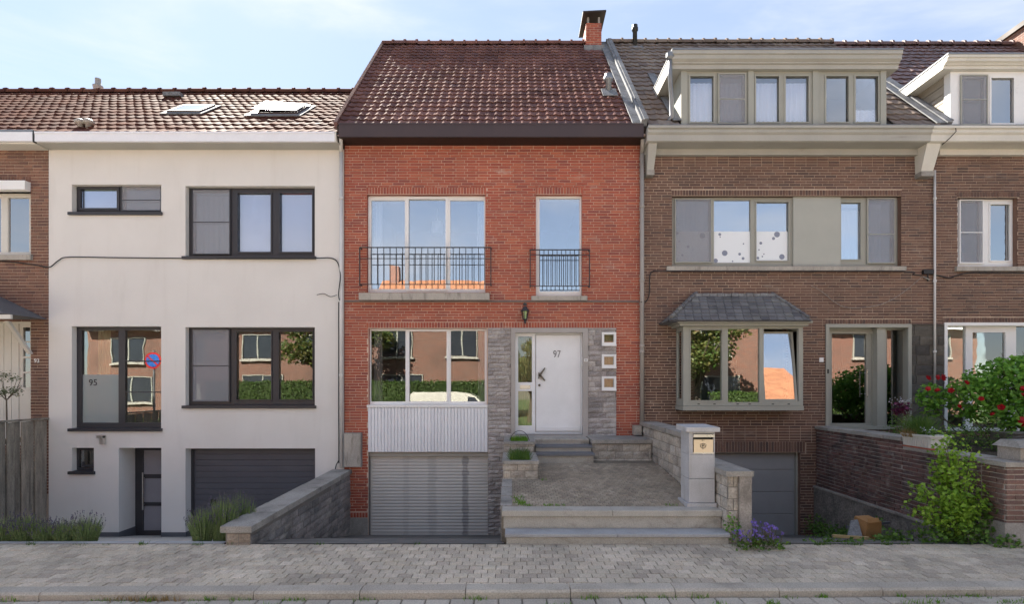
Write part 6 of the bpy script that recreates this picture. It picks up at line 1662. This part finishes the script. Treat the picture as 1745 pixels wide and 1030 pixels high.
far_house(-17,-9.5,5.8,9.2,-20.5,m_far_roof,m_far_red,'red brick house across the street behind the red car',[(-16,-14.2,3.6,5.1),(-12.5,-10.6,3.6,5.1),(-16,-13.6,1,2.7)],(-11.8,-10.8))
far_house(-8.5,-1.0,6.0,9.0,-20,m_far_roof,m_far_red,'red brick house across the street behind the white van',[(-7.6,-5.8,3.7,5.3),(-3.8,-2.0,3.7,5.3),(-7.6,-5.2,1,2.7)],(-3.2,-2.2))
far_house(1.5,9.0,5.4,7.4,-21,m_far_roof,m_far_red,'red brick house across the street right of the white van',[(2.5,4.2,3.3,4.8),(6.2,7.9,3.3,4.8),(2.5,4.6,1,2.5)],(6.6,7.6))
far_house(9.5,18,6.2,9.6,-20,m_far_roof,m_far_red,'red brick house across the street behind the dark car',[(10.6,12.2,3.7,5.2),(14.6,16.4,3.7,5.2),(10.6,12.8,1,2.6)],(15,16))
far_house(19,28,5.6,8.8,-21,m_far_roof,m_far_red,'red brick house across the street, far right of the row',[(20.6,22.2,3.7,5.2),(24.6,26.4,3.7,5.2)],(23,24))
def hedge(x0, x1, y, h, label):
    t = thing('hedge', label, 'hedge', ((x0+x1)/2, y, 0), 'hedges across the street'); mb = MB(); rs = random.Random(int(x0*7))
    MB().box(x0+.1, x1-.1, y-.3, y+.3, 0, h-.1).build('hedge_core', m_leaf_core, t)
    for _ in range(int((x1-x0)*(h+.8)*260)):
        k = rs.random()
        if k < .72: leaf(mb, (rs.uniform(x0,x1), y+.34+rs.gauss(0,.05), rs.uniform(0,h)), .10, rs, .6)
        else: leaf(mb, (rs.uniform(x0,x1), y+rs.uniform(-.35,.35), h-.05+rs.gauss(0,.05)), .10, rs, .6)
    mb.build('leaves', m_leaf_hedge, t)
m_leaf_core = surf('hedge_inside', (.03,.05,.012), 1.0)
hedge(-15.5,-.6,-15.9,2.25,'clipped green hedge across the street behind the white van'); hedge(2.5,8.4,-15.9,1.9,'clipped green hedge across the street right of the white van'); hedge(9.6,18,-15.9,1.7,'clipped green hedge across the street behind the dark car')
def tree(x, y, h, r, label, mat, seed):
    t = thing('street_tree', label, 'tree', (x, y, 0), 'trees across the street'); rs = random.Random(seed); mb = MB()
    mb.tube([(x,y,-.1),(x+.1,y,h*.3),(x,y,h*.7)], [.2,.16,.08], 8)
    for i in range(7):
        a = rs.uniform(0,6.28); mb.tube([(x,y,h*.3+i*.1),(x+math.cos(a)*r*.5,y+math.sin(a)*r*.5,h*.6),(x+math.cos(a)*r*.8,y+math.sin(a)*r*.8,h*.72)], [.07,.05,.02], 6)
    mb.build('trunk', m_bark, t); mb = MB()
    bl = [((x+rs.gauss(0,r*.45), y+rs.gauss(0,r*.4), h*.72+rs.gauss(0,h*.13)), (r*.45,r*.45,r*.36)) for _ in range(13)]
    cloud(mb, bl, 60, .19, .4, .35, .7, rs); mb.build('crown', mat, t)
tree(-10.2,-17.6,6.2,1.9,'brownish leaved tree across the street near the red car',m_leaf_tree,3); tree(9.6,-17.8,6.0,1.9,'green tree across the street between hedge and brick houses',m_leaf_tree,4); tree(1.0,-17.8,4.6,1.3,'small tree across the street beside the white van',m_leaf_tree,6)

def vehicle(name, label, cat, x, y, prof, belt, wid, paint, wins, wheels, rw_, flip=1, glass=None):
    t = thing(name, label, cat, (x, y, -.16)); z0 = -.16
    Wd = lambda z: wid/2*(1-.16*max(0, z-belt)/.8)
    P = [(x+flip*a, z0+b) for a, b in prof]
    b = MB(); n = len(P)
    for s_ in (1,-1):
        b.v += [(px, y+s_*Wd(pz-z0), pz) for px, pz in P]
    for i in range(n):
        j = (i+1)%n; b.f.append((i,j,n+j,n+i))
    b.f.append(tuple(reversed(range(n)))); b.f.append(tuple(range(n,2*n)))
    body = b.build('body', paint, t)
    for w in wins:
        for s_ in (1,-1):
            mb = MB(); q = [(x+flip*a, y+s_*(Wd(b_)+.006), z0+b_) for a, b_ in w]; mb.v += q; mb.f.append(tuple(range(len(q)))); mb.build('side_window', m_far_glass, t)
    for wx in wheels:
        for s_ in (1,-1):
            c = Vector((x+flip*wx, y+s_*(wid/2-.09), z0+rw_))
            tm = MB().tube([c+Vector((0,-.10,0)), c+Vector((0,.10,0))], rw_, 20).build('wheel', m_black, t)
            MB().tube([c+Vector((0,s_*.09,0)), c+Vector((0,s_*.115,0))], rw_*.62, 14).build('rim', m_steel, tm)
    return t, body
def paint(name, c):
    m = surf(name, c, .25, .02, 2, .01, 50, bmp=0, spec=.6); m.node_tree.nodes['Principled BSDF'].inputs['Coat Weight'].default_value = .8; return m
van = [(-2.2,.30),(2.15,.30),(2.25,.55),(2.2,.85),(1.75,1.02),(1.2,1.12),(.72,1.72),(.45,1.86),(-.2,1.92),(-2.05,1.90),(-2.2,1.75),(-2.25,.6)]
vehicle('parked_van', 'white panel van parked across the street, mirrored in the ground floor window', 'van', -2.3, -13.1, van, 1.0, 1.8, paint('white_car_paint', (.52,.50,.45)), [[(.35,1.15),(1.08,1.15),(.66,1.68),(.35,1.72)]], (-1.35,1.45), .33)
car = [(-2.1,.28),(2.05,.28),(2.15,.5),(2.05,.75),(1.1,.92),(.35,1.38),(-.1,1.47),(-1.0,1.46),(-1.75,1.15),(-2.1,.95),(-2.18,.6)]
cw_ = [[(-.35,.95),(.85,.95),(.28,1.33),(-.35,1.38)],[(-1.5,.98),(-.45,.95),(-.45,1.38),(-.95,1.37)]]
vehicle('parked_car', 'red hatchback parked across the street, mirrored in the white house windows', 'car', -9.4, -13.0, car, .95, 1.72, paint('red_car_paint', (.42,.02,.015)), cw_, (-1.3,1.3), .31)
vehicle('parked_car', 'dark grey hatchback parked across the street, mirrored in the bay window', 'car', 8.2, -13.0, car, .95, 1.72, paint('grey_car_paint', (.05,.052,.06)), cw_, (-1.3,1.3), .31)

# no-parking sign on the pavement left of the frame, mirrored in the white house window
ns = thing('no_parking_sign', 'round blue and red no parking sign mirrored in the lower left window', 'sign', (-10.9, -5.1, -.05))
sx, sy, sz = -10.9, -5.1, 2.77
MB().tube([(sx,sy,-.1),(sx,sy,sz+.3)], .03, 10).build('pole', m_zinc, ns)
def disc(r, y, mat, name, par, k=28):
    mb = MB(); mb.v += [(sx+r*math.cos(6.2832*i/k), y, sz+r*math.sin(6.2832*i/k)) for i in range(k)] + [(sx+r*math.cos(6.2832*i/k), y+.006, sz+r*math.sin(6.2832*i/k)) for i in range(k)]
    mb.f += [tuple(range(k)), tuple(reversed(range(k,2*k)))] + [(i,(i+1)%k,k+(i+1)%k,k+i) for i in range(k)]; return mb.build(name, mat, par)
m_sred = surf('sign_red', (.45,.02,.02), .4, bmp=0); m_sblue = surf('sign_blue', (.03,.12,.42), .4, bmp=0)
dp = disc(.25, sy+.036, m_sred, 'sign_plate', ns); disc(.195, sy+.044, m_sblue, 'sign_field', dp)
c_, s__ = math.cos(rad(45)), math.sin(rad(45)); q = [(-.2,-.025),(.2,-.025),(.2,.025),(-.2,.025)]
MB().hexa([(sx+u*c_-v*s__, sy+.0505, sz-(u*s__+v*c_)) for u, v in q]+[(sx+u*c_-v*s__, sy+.054, sz-(u*s__+v*c_)) for u, v in q]).build('slash', m_sred, dp)
